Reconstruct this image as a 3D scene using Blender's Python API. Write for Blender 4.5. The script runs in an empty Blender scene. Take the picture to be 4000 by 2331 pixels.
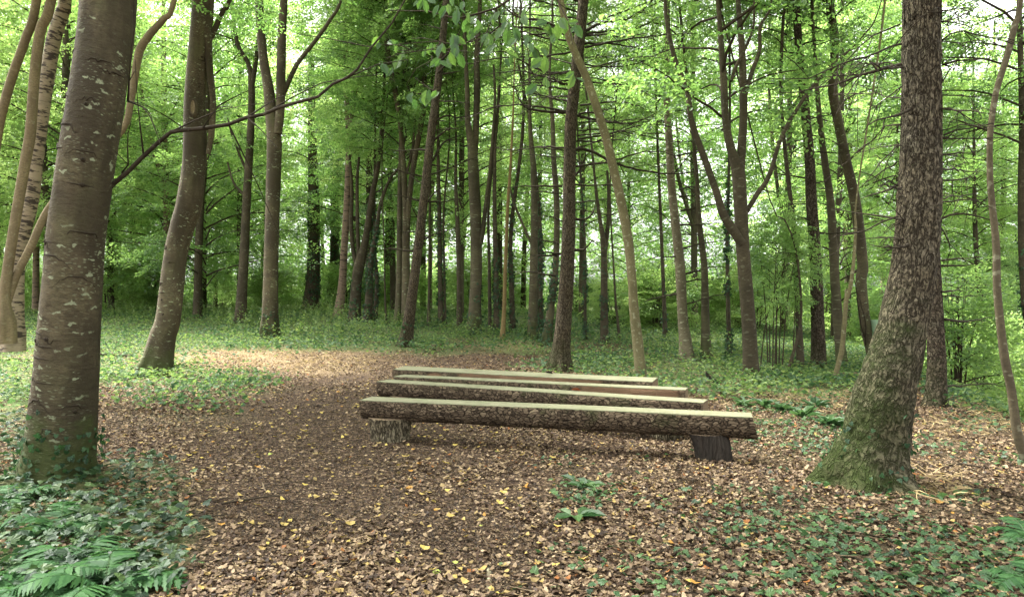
import bpy, math, random
import numpy as np
from mathutils import Vector

random.seed(5)
rng = np.random.default_rng(11)
SC = bpy.context.scene
COL = SC.collection

# ------------------------------------------------------------------ camera, sky, sun, exposure
F, CX, HY, CH = 1680.0, 1260.0, 740.0, 1.5       # focal length, centre and horizon in units of a 2520 px wide picture; eye height
cam = bpy.data.cameras.new('camera')
cam.sensor_width = 36.0; cam.lens = 24.0; cam.clip_start = 0.05; cam.clip_end = 2000
cam.shift_y = 0.0022
camo = bpy.data.objects.new('camera', cam); COL.objects.link(camo)
camo.location = (0, 0, CH); camo.rotation_euler = (math.radians(90), 0, 0)
SC.camera = camo

SUN_EL, SUN_AZ = math.radians(62), math.radians(-55)   # azimuth from +Y (ahead of the camera) towards +X
w = bpy.data.worlds.new('World'); SC.world = w; w.use_nodes = True
nt = w.node_tree; bg = nt.nodes['Background']
sky = nt.nodes.new('ShaderNodeTexSky'); sky.sky_type = 'NISHITA'; sky.sun_disc = False
sky.sun_elevation = SUN_EL; sky.sun_rotation = SUN_AZ
sky.air_density = 1.0; sky.dust_density = 6.0; sky.ozone_density = 0.6
hsv = nt.nodes.new('ShaderNodeHueSaturation'); hsv.inputs['Saturation'].default_value = 0.06
nt.links.new(sky.outputs[0], hsv.inputs['Color']); nt.links.new(hsv.outputs[0], bg.inputs[0])
bg.inputs[1].default_value = 0.15
sun = bpy.data.lights.new('sun', 'SUN'); sun.energy = 2.8; sun.angle = math.radians(16); sun.color = (1, .96, .88)
suno = bpy.data.objects.new('sun', sun); COL.objects.link(suno)
sd = Vector((math.sin(SUN_AZ)*math.cos(SUN_EL), math.cos(SUN_AZ)*math.cos(SUN_EL), math.sin(SUN_EL)))
suno.rotation_euler = sd.to_track_quat('Z', 'Y').to_euler()
SC.view_settings.view_transform = 'Standard'; SC.view_settings.look = 'None'
SC.view_settings.exposure = 2.8; SC.view_settings.gamma = 1.0
SC.render.engine = 'CYCLES'
SC.cycles.max_bounces = 10; SC.cycles.diffuse_bounces = 6; SC.cycles.transmission_bounces = 6
SC.cycles.glossy_bounces = 2; SC.cycles.caustics_reflective = False; SC.cycles.caustics_refractive = False

# ------------------------------------------------------------------ noise and terrain
_perm = rng.permutation(256)
_perm = np.concatenate([_perm, _perm, _perm])
_val = rng.random(256)
def vnoise(p, seed=0):
    p = np.asarray(p, float)
    i = np.floor(p).astype(int); f = p - i; f = f*f*(3-2*f)
    i = (i + seed*17) & 255
    def h(x, y, z): return _val[_perm[_perm[_perm[x & 255] + (y & 255)] + (z & 255)] & 255]
    x, y, z = i[..., 0], i[..., 1], i[..., 2]; fx, fy, fz = f[..., 0], f[..., 1], f[..., 2]
    c00 = h(x, y, z)*(1-fx) + h(x+1, y, z)*fx; c10 = h(x, y+1, z)*(1-fx) + h(x+1, y+1, z)*fx
    c01 = h(x, y, z+1)*(1-fx) + h(x+1, y, z+1)*fx; c11 = h(x, y+1, z+1)*(1-fx) + h(x+1, y+1, z+1)*fx
    return (c00*(1-fy)+c10*fy)*(1-fz) + (c01*(1-fy)+c11*fy)*fz
def fbm(p, oct=3, seed=0):
    p = np.asarray(p, float); s = 0; a = .5
    for k in range(oct): s = s + a*vnoise(p*(2**k), seed+k); a *= .5
    return s/(1-.5**oct)
def n2(x, y, sc, seed=0, oct=3):
    x = np.asarray(x, float); y = np.asarray(y, float)
    return fbm(np.stack([x*sc+31.7, y*sc+11.3, np.zeros_like(x)+seed*3.1], -1), oct, seed)
def sstep(a, b, x):
    t = np.clip((np.asarray(x, float)-a)/(b-a), 0, 1); return t*t*(3-2*t)

def ground_z(x, y):
    x = np.asarray(x, float); y = np.asarray(y, float)
    r = x/np.maximum(y, 3)
    z = .62*sstep(13, 30, y)*(1-sstep(-.02, .42, r)) + .25*sstep(13, 30, y)*(1-sstep(.25, .5, r))
    s = x - (6.05 + .36*np.maximum(y-9, -4))
    z = z - 2.8*sstep(0, 5, s)*sstep(3, 8, y)
    z = z + (n2(x, y, .5, 3)-.5)*.10*sstep(6, 14, y) + (n2(x, y, .7, 5)-.5)*.05
    z = z + 3.2*sstep(55, 120, np.hypot(x, y))
    return z
def gz(x, y): return float(ground_z(np.array([x]), np.array([y]))[0])
def at(px, py, Y): return Vector(((px-CX)/F*Y, Y, CH-(py-HY)/F*Y))
def on_ground(px, py):                             # where the line of sight through (px,py) meets the ground
    Ys = np.concatenate([np.arange(3, 60, .02)])
    zs = CH-(py-HY)/F*Ys
    g = ground_z((px-CX)/F*Ys, Ys)
    k = np.argmax(zs <= g)
    Y = float(Ys[k]) if zs[k] <= g[k] else 59.
    return Y
def to_px(x, y):
    z = ground_z(x, y); return CX+F*x/y, HY+F*(CH-z)/y

# ------------------------------------------------------------------ mesh helpers
def mk_mesh(name, V, groups, mats=(), smooth=False, fattr=None, pattr=None):
    """groups: list of (faces (n,k) int array, material index)"""
    me = bpy.data.meshes.new(name)
    V = np.ascontiguousarray(V, np.float32)
    me.vertices.add(len(V)); me.vertices.foreach_set('co', V.ravel())
    li = np.concatenate([g[0].ravel() for g in groups]).astype(np.int32)
    ct = np.concatenate([np.full(len(g[0]), g[0].shape[1]) for g in groups]).astype(np.int32)
    mi = np.concatenate([np.full(len(g[0]), g[1]) for g in groups]).astype(np.int32)
    me.loops.add(len(li)); me.loops.foreach_set('vertex_index', li)
    me.polygons.add(len(ct))
    st = np.concatenate([[0], np.cumsum(ct)[:-1]]).astype(np.int32)
    me.polygons.foreach_set('loop_start', st)
    me.polygons.foreach_set('material_index', mi)
    me.polygons.foreach_set('use_smooth', np.full(len(ct), smooth))
    for k, v in (fattr or {}).items():
        a = me.attributes.new(k, 'FLOAT', 'FACE'); a.data.foreach_set('value', np.asarray(v, np.float32))
    for k, v in (pattr or {}).items():
        v = np.asarray(v, np.float32)
        if v.ndim == 2:
            a = me.attributes.new(k, 'FLOAT_VECTOR', 'POINT'); a.data.foreach_set('vector', v.ravel())
        else:
            a = me.attributes.new(k, 'FLOAT', 'POINT'); a.data.foreach_set('value', v)
    for m in mats: me.materials.append(m)
    me.update(calc_edges=True)
    return me
class Bag:
    """gathers pieces of one mesh"""
    def __init__(s): s.V = []; s.G = []; s.n = 0; s.fa = []; s.tc = []
    def add(s, V, faces, mi=0, fa=None, tc=None):
        s.V.append(V); s.G.append((faces+s.n, mi)); s.n += len(V)
        s.fa.append(np.zeros(len(faces)) if fa is None else fa)
        s.tc.append(V if tc is None else tc)
    def mesh(s, name, mats, smooth=False):
        return mk_mesh(name, np.concatenate(s.V), s.G, mats, smooth, {'v': np.concatenate(s.fa)}, {'tc': np.concatenate(s.tc)})
def link(name, me, parent=None, loc=None, world=False):
    o = bpy.data.objects.new(name, me); COL.objects.link(o)
    if parent is not None:
        o.parent = parent
    if loc is not None: o.location = loc
    return o
def tag(o, label=None, cat=None, group=None, kind=None):
    if label: o['label'] = label
    if cat: o['category'] = cat
    if group: o['group'] = group
    if kind: o['kind'] = kind
    return o
def empty(name, loc, rz=0):
    o = bpy.data.objects.new(name, None); COL.objects.link(o); o.location = loc; o.rotation_euler[2] = rz
    o.empty_display_size = .2
    return o
def copy_tree(o, parent=None):
    c = o.copy(); COL.objects.link(c); c.parent = parent
    for ch in o.children: copy_tree(ch, c)
    return c

def resample(P, R, step):
    P = np.asarray(P, float); R = np.asarray(R, float)
    if len(P) == 2:
        P = np.array([P[0], (P[0]+P[1])/2, P[1]]); R = np.array([R[0], (R[0]+R[1])/2, R[1]])
    Q = np.vstack([2*P[0]-P[1], P, 2*P[-1]-P[-2]]); out = []; ro = []
    for i in range(len(P)-1):
        n = max(1, int(np.linalg.norm(P[i+1]-P[i])/step))
        t = (np.arange(n)/n)[:, None]
        a, b, c, d = Q[i], Q[i+1], Q[i+2], Q[i+3]
        out.append(.5*((2*b)+(-a+c)*t+(2*a-5*b+4*c-d)*t**2+(-a+3*b-3*c+d)*t**3))
        ro.append(R[i]+(R[i+1]-R[i])*t[:, 0])
    out.append(P[-1:]); ro.append(R[-1:])
    return np.vstack(out), np.concatenate(ro)
def tube(P, R, seg=8, step=.15, rough=0.0, rscale=3.0, flare=None, seed=0, cap=True, groove=0):
    """bent tapering tube; returns V, quads, tc (bark coordinates: around x radius, and metres along)"""
    P, R = resample(P, R, step)
    n = len(P)
    T = np.gradient(P, axis=0); T /= np.linalg.norm(T, axis=1)[:, None]+1e-9
    u = np.cross(T[0], [0, 1, 0.01]); u /= np.linalg.norm(u)
    U = np.zeros((n, 3)); U[0] = u
    for i in range(1, n):
        u = u - T[i]*np.dot(u, T[i]); u /= np.linalg.norm(u)+1e-9; U[i] = u
    W = np.cross(T, U)
    s = np.concatenate([[0], np.cumsum(np.linalg.norm(np.diff(P, axis=0), axis=1))])
    th = np.linspace(0, 2*np.pi, seg, endpoint=False)
    c, sn = np.cos(th), np.sin(th)
    Rm = np.repeat(R[:, None], seg, 1)
    r0 = float(np.median(R))
    tcx = np.stack([np.broadcast_to(c*r0, (n, seg)), np.broadcast_to(sn*r0, (n, seg)), np.repeat(s[:, None], seg, 1)], -1)
    if flare:
        amt, h, lobes, ph = flare
        e = np.exp(-np.maximum(s-.35, 0)/h)[:, None]
        lob = (.35+.9*np.maximum(0, np.cos(lobes*th+ph))**2+.2*np.cos((lobes*2-1)*th+ph*2.3+1))[None]
        Rm = Rm*(1+amt*e*lob)
    if rough:
        k = fbm(tcx*np.array([rscale/r0*.5, rscale/r0*.5, rscale*.6]), 3, seed)-.5
        Rm = Rm*(1+rough*2*k)
    if groove:
        q = tcx*np.array([26., 26., 5.0]); q = q + (fbm(tcx*6, 2, seed+3)[..., None]-.5)*3
        g = np.abs(vnoise(q, seed+5)-.5)*2
        Rm = Rm - groove*(1-sstep(0, .45, g)) + groove*.5*(vnoise(q*2.1, seed)-.5)
    V = P[:, None]+U[:, None]*(Rm*c)[..., None]+W[:, None]*(Rm*sn)[..., None]
    V = V.reshape(-1, 3); tc = tcx.reshape(-1, 3)
    i = np.arange(n-1)[:, None]*seg; j = np.arange(seg)[None]; j2 = (j+1) % seg
    Q = np.stack([i+j, i+j2, i+seg+j2, i+seg+j], -1).reshape(-1, 4)
    return V, Q, tc
def arr(v): return np.array([v[0], v[1], v[2]], float)

# leaf templates: x along the leaf, y across, z normal
LF_QUAD = (np.array([[0, 0, 0], [.45, .33, .07], [1, 0, -.08], [.5, -.33, .07]]), [np.array([[0, 3, 2, 1]])])
LF_OVAL = (np.array([[0, 0, 0], [.28, .25, .06], [.68, .25, .04], [1, 0, -.12], [.68, -.25, .04], [.28, -.25, .06]]),
           [np.array([[0, 3, 2, 1], [0, 5, 4, 3]])])
_iv = np.array([[0, 0, 0], [-.12, .3, .0], [.12, .52, -.05], [.38, .33, .04], [.62, .38, -.03], [.68, .16, .03], [1, 0, -.08],
                [.68, -.16, .03], [.62, -.38, -.03], [.38, -.33, .04], [.12, -.52, -.05], [-.12, -.3, 0]])
LF_IVY = (_iv, [np.array([[0, 11, 10, 9], [0, 9, 8, 7], [0, 7, 6, 5], [0, 5, 4, 3], [0, 3, 2, 1]])])
LF_CURL = (np.array([[0, .26, .16], [0, -.24, .1], [.5, .3, -.02], [.5, -.3, .02], [1, .1, .14], [1, -.12, .2]]),
           [np.array([[0, 1, 3, 2], [2, 3, 5, 4]])])
_pn = [[0, 0, 0]]
for _k in range(1, 8): _pn += [[_k/8, .115*(1-(_k/8)**2.2)+(.022 if _k % 2 else -.018), .02-.1*(_k/8)**2], [_k/8+.01, -.115*(1-(_k/8)**2.2)-(.022 if _k % 2 else -.018), .02-.1*(_k/8)**2]]
_pn += [[1, 0, -.1]]
LF_PINNA = (np.array(_pn), [np.array([[0, 2, 1], [13, 14, 15]]), np.array([[2*_k-1, 2*_k, 2*_k+2, 2*_k+1] for _k in range(1, 7)])])
LF_BLADE = (np.array([[0, .03, 0], [0, -.03, 0], [.5, .025, .05], [.5, -.025, .05], [1, 0, -.1]]),
            [np.array([[0, 1, 3, 2]]), np.array([[2, 3, 4]])])
def leaves(bag, P, D, N, S, tmpl, mi=0, v=None):
    T, FG = tmpl; P = np.asarray(P, float); n = len(P)
    if n == 0: return
    D = D/(np.linalg.norm(D, axis=1)[:, None]+1e-9)
    B = np.cross(N, D); B /= np.linalg.norm(B, axis=1)[:, None]+1e-9
    M = np.cross(D, B)
    S = np.broadcast_to(np.asarray(S, float), (n,))
    V = P[:, None]+(T[None, :, 0:1]*D[:, None]+T[None, :, 1:2]*B[:, None]+T[None, :, 2:3]*M[:, None])*S[:, None, None]
    V = V.reshape(-1, 3); base = np.arange(n)*len(T)
    if v is None: v = rng.random(n)
    first = True
    for g in FG:
        Fc = (g[None]+base[:, None, None]).reshape(-1, g.shape[1])
        fa = np.repeat(v, len(g))
        if first: bag.add(V, Fc, mi, fa); first = False; off = bag.n-len(V)
        else:
            bag.G.append((Fc+off, mi)); bag.fa.append(fa)
def rdir(n, up=0.0, spread=1.0):
    a = rng.random(n)*2*np.pi
    d = np.stack([np.cos(a), np.sin(a), rng.normal(up, .35*spread, n)], -1)
    return d/np.linalg.norm(d, axis=1)[:, None]
def upn(n, tilt):
    d = rng.normal(0, tilt, (n, 3)); d[:, 2] = 1
    return d/np.linalg.norm(d, axis=1)[:, None]

# ------------------------------------------------------------------ materials
class NB:
    def __init__(s, name):
        s.m = bpy.data.materials.new(name); s.m.use_nodes = True; s.t = s.m.node_tree; s.t.nodes.clear()
        s.out = s.t.nodes.new('ShaderNodeOutputMaterial')
    def n(s, typ, **kw):
        nd = s.t.nodes.new(typ)
        for k, v in kw.items():
            if k in nd.inputs: 
                if isinstance(v, bpy.types.NodeSocket): s.t.links.new(v, nd.inputs[k])
                else: nd.inputs[k].default_value = v
            else: setattr(nd, k, v)
        return nd
    def attr(s, name, vec=False):
        a = s.n('ShaderNodeAttribute', attribute_name=name); return a.outputs['Vector' if vec else 'Fac']
    def map(s, vec, sc, loc=(0, 0, 0)):
        a = s.n('ShaderNodeMapping'); s.t.links.new(vec, a.inputs['Vector']); a.inputs['Scale'].default_value = sc
        a.inputs['Location'].default_value = loc; return a.outputs[0]
    def noise(s, vec, scale=5., detail=4., rough=.6, dist=0.):
        a = s.n('ShaderNodeTexNoise', Scale=scale, Detail=detail, Roughness=rough, Distortion=dist)
        s.t.links.new(vec, a.inputs['Vector']); return a.outputs['Fac']
    def voro(s, vec, scale=5., feature='F1', out='Distance', rnd=1.):
        a = s.n('ShaderNodeTexVoronoi', Scale=scale, Randomness=rnd); a.feature = feature
        s.t.links.new(vec, a.inputs['Vector']); return a.outputs[out]
    def ramp(s, fac, stops, interp='LINEAR'):
        a = s.n('ShaderNodeValToRGB'); s.t.links.new(fac, a.inputs[0]); cr = a.color_ramp; cr.interpolation = interp
        while len(cr.elements) > 1: cr.elements.remove(cr.elements[-1])
        for k, (p, c) in enumerate(stops):
            e = cr.elements[0] if k == 0 else cr.elements.new(p)
            e.position = p; e.color = (c, c, c, 1) if isinstance(c, (int, float)) else (*c, 1)
        return a.outputs[0]
    def mix(s, fac, a, b, mode='MIX'):
        m = s.n('ShaderNodeMix', data_type='RGBA', blend_type=mode)
        for k, v in ((0, fac), (6, a), (7, b)):
            if isinstance(v, bpy.types.NodeSocket): s.t.links.new(v, m.inputs[k])
            else: m.inputs[k].default_value = v if k == 0 else (*v, 1)
        return m.outputs[2]
    def math(s, op, a, b=0.0):
        m = s.n('ShaderNodeMath', operation=op)
        for k, v in ((0, a), (1, b)):
            if isinstance(v, bpy.types.NodeSocket): s.t.links.new(v, m.inputs[k])
            else: m.inputs[k].default_value = v
        return m.outputs[0]
    def bump(s, h, strength=.5, dist=.02, normal=None):
        b = s.n('ShaderNodeBump', Strength=strength, Distance=dist); s.t.links.new(h, b.inputs['Height'])
        if normal is not None: s.t.links.new(normal, b.inputs['Normal'])
        return b.outputs[0]
    def surf(s, color, rough=.8, normal=None, spec=.25):
        p = s.n('ShaderNodeBsdfPrincipled', Roughness=rough)
        p.inputs['Specular IOR Level'].default_value = spec
        if isinstance(color, bpy.types.NodeSocket): s.t.links.new(color, p.inputs['Base Color'])
        else: p.inputs['Base Color'].default_value = (*color, 1)
        if normal is not None: s.t.links.new(normal, p.inputs['Normal'])
        s.t.links.new(p.outputs[0], s.out.inputs[0]); return s.m
    def leaf(s, col, tcol, mixf=.5, gloss=.05, grough=.5):
        gloss *= .35
        d = s.n('ShaderNodeBsdfDiffuse'); t = s.n('ShaderNodeBsdfTranslucent'); g = s.n('ShaderNodeBsdfGlossy', Roughness=grough)
        for c, nd in ((col, d), (tcol, t)):
            if isinstance(c, bpy.types.NodeSocket): s.t.links.new(c, nd.inputs['Color'])
            else: nd.inputs['Color'].default_value = (*c, 1)
        m1 = s.n('ShaderNodeMixShader'); m1.inputs[0].default_value = mixf
        s.t.links.new(d.outputs[0], m1.inputs[1]); s.t.links.new(t.outputs[0], m1.inputs[2])
        m2 = s.n('ShaderNodeMixShader'); m2.inputs[0].default_value = gloss
        s.t.links.new(m1.outputs[0], m2.inputs[1]); s.t.links.new(g.outputs[0], m2.inputs[2])
        s.t.links.new(m2.outputs[0], s.out.inputs[0]); return s.m

def leaf_mat(name, cols, tcols, mixf=.5, gloss=.05, objvar=True):
    b = NB(name); v = b.attr('v')
    if objvar:
        oi = b.n('ShaderNodeObjectInfo'); r = b.math('MULTIPLY_ADD', oi.outputs['Random'], .5); 
        r.node.inputs[2].default_value = -.25
        v2 = b.math('ADD', b.math('MULTIPLY', v, .75), b.math('ADD', r, .12))
    else: v2 = v
    k = len(cols)
    c = b.ramp(v2, [(i/(k-1), cols[i]) for i in range(k)])
    t = b.ramp(v2, [(i/(k-1), tcols[i]) for i in range(k)])
    return b.leaf(c, t, mixf, gloss)

M = {}
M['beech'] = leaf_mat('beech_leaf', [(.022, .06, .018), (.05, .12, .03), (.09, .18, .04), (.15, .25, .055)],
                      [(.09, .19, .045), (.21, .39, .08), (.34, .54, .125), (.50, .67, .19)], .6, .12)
M['beech_sunlit'] = leaf_mat('sunny_leaf', [(.07, .16, .035), (.10, .21, .04), (.14, .25, .05), (.20, .30, .06)],
                      [(.17, .30, .07), (.29, .46, .11), (.41, .57, .16), (.55, .68, .24)], .6, .12)  # paler copy of the beech leaf, sunlight put into the colour
M['edge'] = leaf_mat('far_edge_leaf', [(.04, .10, .03), (.07, .15, .04), (.12, .21, .06)], [(.12, .26, .05), (.20, .38, .08), (.32, .50, .11)], .5, .05, False)  # leaf copy whose colour carries the light level of the far mass
M['chestnut'] = leaf_mat('chestnut_leaf', [(.03, .07, .025), (.04, .09, .03), (.06, .11, .035)],
                      [(.07, .16, .03), (.11, .22, .04), (.17, .30, .05)], .5, .08, False)
M['ivy'] = leaf_mat('ivy_leaf', [(.011, .027, .012), (.020, .044, .018), (.032, .064, .023), (.06, .10, .03)],
                      [(.02, .05, .02), (.03, .07, .025), (.05, .10, .03), (.08, .14, .04)], .25, .09, False)
M['ivy_dark'] = leaf_mat('dark_ivy_leaf', [(.012, .035, .015), (.02, .055, .02), (.035, .085, .025)],
                      [(.02, .06, .02), (.03, .09, .02), (.05, .13, .03)], .3, .08, False)
M['herb'] = leaf_mat('herb_leaf', [(.045, .085, .03), (.08, .135, .042), (.11, .165, .055), (.15, .21, .07)],
                      [(.09, .18, .04), (.16, .27, .055), (.22, .32, .075), (.29, .38, .09)], .4, .05, False)
M['fern'] = leaf_mat('fern_leaf', [(.028, .075, .028), (.042, .105, .036), (.06, .14, .045)],
                      [(.05, .13, .035), (.07, .17, .04), (.10, .21, .05)], .4, .04, False)
M['bramble'] = leaf_mat('bramble_leaf', [(.028, .064, .024), (.045, .092, .034), (.07, .13, .04)],
                      [(.04, .10, .035), (.065, .14, .045), (.09, .18, .05)], .35, .07, False)
M['straw'] = leaf_mat('straw', [(.22, .16, .08), (.32, .24, .12), (.42, .33, .17)], [(.2, .15, .08), (.25, .2, .1), (.3, .24, .12)], .25, .02, False)
def litter_mat(name, stops):
    b = NB(name); v = b.attr('v'); c = b.ramp(v, stops, 'CONSTANT')
    return b.leaf(c, c, .18, .04, .5)
M['litter'] = litter_mat('leaf_litter', [(0, (.028, .018, .012)), (.14, (.055, .034, .022)), (.30, (.095, .062, .038)), (.50, (.145, .10, .06)),
                     (.68, (.20, .142, .085)), (.84, (.28, .205, .125)), (.955, (.30, .21, .075)), (.985, (.22, .09, .03))])
M['yellow'] = litter_mat('yellow_leaf', [(0, (.22, .16, .07)), (.35, (.30, .22, .07)), (.7, (.38, .29, .08)), (.9, (.30, .16, .04)), (.96, (.28, .32, .08))])
M['chips'] = litter_mat('wood_chips', [(0, (.026, .018, .012)), (.3, (.052, .036, .023)), (.55, (.09, .063, .038)), (.8, (.145, .10, .06)), (.94, (.22, .16, .10))])

def beech_bark(name, base=(.115, .085, .06), dark=(.05, .037, .027), lich=1.0, moss=.5, green=.0):
    b = NB(name); tc = b.attr('tc', True)
    n1 = b.noise(tc, 2.2, 5, .6); n2_ = b.noise(b.map(tc, (18, 18, 34)), 1.0, 5, .7)
    c = b.mix(b.ramp(n1, [(.3, 0.), (.7, 1.)]), dark, base)
    c = b.mix(b.ramp(n2_, [(.38, .75), (.56, 0.)]), c, dark)
    c = b.mix(b.math('MULTIPLY', b.ramp(b.noise(b.map(tc, (3, 3, 1.2), (5, 3, 1)), 1.3, 3, .5), [(.5, 0.), (.72, 1.)]), .5), c, (.085, .09, .05))
    c = b.mix(b.ramp(b.noise(b.map(tc, (2.6, 2.6, .55), (9, 2, 4)), 1.0, 5, .6), [(.46, 0.), (.62, .75)]), c, tuple(x*.62 for x in dark))
    # horizontal wrinkles
    wr = b.noise(b.map(tc, (8, 8, 30)), 1.0, 4, .65, .8)
    c = b.mix(b.math('MULTIPLY', b.ramp(wr, [(.58, 0.), (.68, 1.)]), .45), c, (.03, .024, .018))
    # lichen patches, wider than tall
    dl = b.n('ShaderNodeTexNoise', Scale=11., Detail=3.); b.t.links.new(tc, dl.inputs['Vector'])
    ml = b.n('ShaderNodeMixRGB', blend_type='ADD'); ml.inputs[0].default_value = .13; b.t.links.new(tc, ml.inputs[1]); b.t.links.new(dl.outputs['Color'], ml.inputs[2])
    vo = b.voro(b.map(ml.outputs[0], (6.5, 6.5, 15)), 1.0); big = b.noise(b.map(tc, (1.5, 1.5, 1.8), (2, 7, 3)), 1.0, 2, .5)
    lm = b.math('MULTIPLY', b.ramp(b.math('ADD', vo, b.math('MULTIPLY', b.noise(tc, 45, 3), .35)), [(.34, 1.), (.40, 0.)]), b.ramp(big, [(.42, 0.), (.50, 1.)]))
    vo2 = b.voro(b.map(tc, (20, 20, 55), (3, 1, 2)), 1.0)
    lm2 = b.math('MULTIPLY', b.ramp(vo2, [(.20, 1.), (.30, 0.)]), b.ramp(big, [(.46, .0), (.62, .55)]))
    lm = b.math('MULTIPLY', b.math('MAXIMUM', lm, lm2), lich)
    c = b.mix(b.math('MULTIPLY', lm, .85), c, (.22, .25, .19))
    sep = b.n('ShaderNodeSeparateXYZ'); b.t.links.new(tc, sep.inputs[0])
    mz = b.math('MULTIPLY', b.ramp(b.math('ADD', b.math('MULTIPLY', sep.outputs[2], .8), b.math('MULTIPLY', b.noise(tc, 5, 3), 1.0)), [(.72, 1.), (1.0, 0.)]), moss)
    c = b.mix(mz, c, (.04, .058, .018))
    c = b.mix(1.0, c, (.99, .97, .80), 'MULTIPLY')
    if green: c = b.mix(green, c, (.07, .10, .035))
    h = b.math('ADD', b.math('MULTIPLY', wr, -.5), b.math('ADD', b.math('MULTIPLY', n2_, .6), b.math('MULTIPLY', b.noise(tc, 60, 3), .3)))
    return b.surf(c, .85, b.bump(h, .85, .02), .15)
def conifer_bark(name, base=(.15, .105, .075), dark=(.022, .016, .012), moss=.6, moss_h=2.2, mscale=1.0):
    b = NB(name); tc = b.attr('tc', True)
    dx = b.n('ShaderNodeTexNoise', Scale=9., Detail=2.); b.t.links.new(tc, dx.inputs['Vector'])
    mv = b.n('ShaderNodeMixRGB', blend_type='ADD'); mv.inputs[0].default_value = .035
    b.t.links.new(tc, mv.inputs[1]); b.t.links.new(dx.outputs['Color'], mv.inputs[2])
    q1 = b.noise(b.map(mv.outputs[0], (46*mscale, 46*mscale, 10*mscale)), 1.0, 3, .55, .25)
    q2 = b.noise(b.map(mv.outputs[0], (70*mscale, 70*mscale, 34*mscale), (3, 1, 5)), 1.0, 4, .6, .2)
    rd = b.math('MULTIPLY', b.math('ABSOLUTE', b.math('SUBTRACT', q1, .5)), 9.)
    crack = b.math('MINIMUM', b.ramp(rd, [(.10, 0.), (.75, 1.)]), b.ramp(q2, [(.34, .1), (.50, 1.)]))
    c = b.mix(b.noise(b.map(tc, (30, 30, 18), (7, 7, 7)), 1.0, 2), tuple(x*.7 for x in base), tuple(min(1, x*1.35) for x in base))
    c = b.mix(b.ramp(b.noise(tc, 3, 4), [(.35, 0.), (.7, .6)]), c, (.17, .155, .13))
    c = b.mix(crack, dark, c)
    c = b.mix(b.ramp(b.noise(tc, 45, 3, .7), [(.3, .55), (.6, 0.)]), c, dark)
    sep = b.n('ShaderNodeSeparateXYZ'); b.t.links.new(tc, sep.inputs[0])
    hh = b.math('ADD', b.math('MULTIPLY', sep.outputs[2], 1.0/moss_h), b.math('MULTIPLY', b.math('SUBTRACT', b.noise(tc, 4, 4, .7), .5), 2.2))
    side = b.ramp(b.math('ADD', b.math('MULTIPLY', sep.outputs[0], 2.2), b.noise(tc, 6, 3)), [(.35, .25), (.75, 1.)])
    mz = b.math('MULTIPLY', b.math('MULTIPLY', b.ramp(hh, [(.25, 1.), (.95, 0.)]), side), moss)
    c = b.mix(mz, c, b.mix(b.noise(tc, 90, 2), (.016, .027, .008), (.042, .060, .016)))
    c = b.mix(1.0, c, (.98, .98, .86), 'MULTIPLY')
    h = b.math('ADD', crack, b.math('MULTIPLY', b.noise(tc, 60, 4, .7), .6))
    return b.surf(c, .95, b.bump(h, .9, .025), .1)
def patchy_bark(name, base=(.36, .29, .20), dark=(.045, .035, .028), cut=.50):
    b = NB(name); tc = b.attr('tc', True)
    n = b.noise(b.map(tc, (7, 7, 22)), 1.0, 3, .55); c = b.mix(b.noise(tc, 4, 3), tuple(x*.6 for x in base), base)
    c = b.mix(b.ramp(n, [(cut, 0.), (cut+.08, 1.)]), c, dark)
    c = b.mix(b.ramp(b.noise(b.map(tc, (4, 4, 50)), 1.0, 3), [(.56, 0.), (.66, .5)]), c, dark)
    return b.surf(c, .85, b.bump(b.noise(tc, 40, 4), .5, .015), .2)
def plain_bark(name, base, dark, lich=0.0):
    b = NB(name); tc = b.attr('tc', True)
    c = b.mix(b.ramp(b.noise(b.map(tc, (1, 1, .5)), 3.0, 5, .65), [(.3, 0.), (.7, 1.)]), dark, base)
    c = b.mix(b.ramp(b.noise(b.map(tc, (30, 30, 45)), 1.0, 3, .7), [(.35, .7), (.6, 0.)]), c, dark)
    if lich:
        c = b.mix(b.math('MULTIPLY', b.ramp(b.noise(b.map(tc, (15, 15, 15), (4, 4, 4)), 1.0, 2, .5), [(.60, 0.), (.66, 1.)]), lich), c, (.33, .34, .27))
    c = b.mix(1.0, c, (.99, .97, .82), 'MULTIPLY')
    return b.surf(c, .9, b.bump(b.noise(b.map(tc, (30, 30, 18)), 1.0, 4, .7), .5, .015), .15)
M['bark_big'] = beech_bark('lichened_beech_bark', (.122, .104, .072), (.045, .037, .027), 1.0, .7)
M['bark_beech'] = beech_bark('beech_bark', (.128, .108, .076), (.052, .043, .032), .9, .6)
M['bark_beech_far'] = beech_bark('grey_beech_bark', (.112, .096, .068), (.046, .04, .03), .5, .5)
M['bark_dark'] = plain_bark('dark_bark', (.085, .071, .05), (.028, .024, .018), .12)
M['bark_spruce'] = conifer_bark('spruce_bark', (.14, .108, .078), (.026, .02, .015), .6, .8)
M['bark_big_pine'] = conifer_bark('mossy_conifer_bark', (.14, .116, .085), (.024, .019, .014), .85, 1.7, .95)
M['bark_dark_pine'] = conifer_bark('dark_conifer_bark', (.10, .075, .058), (.02, .015, .012), .4, .8)
M['bark_birch'] = patchy_bark('patched_pale_bark', (.30, .25, .17), (.045, .036, .028), .50)
M['bark_mottled'] = patchy_bark('mottled_bark', (.20, .145, .10), (.035, .027, .02), .54)
M['bark_cream'] = plain_bark('pale_smooth_bark', (.23, .19, .125), (.10, .08, .055), .15)
M['bark_lean'] = plain_bark('olive_grey_bark', (.19, .17, .105), (.085, .075, .045), .4)
M['bark_pale'] = plain_bark('lichen_pale_bark', (.20, .18, .135), (.075, .063, .047), .5)
M['bark_grey'] = plain_bark('grey_brown_bark', (.13, .11, .078), (.055, .046, .034), .3)
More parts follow.
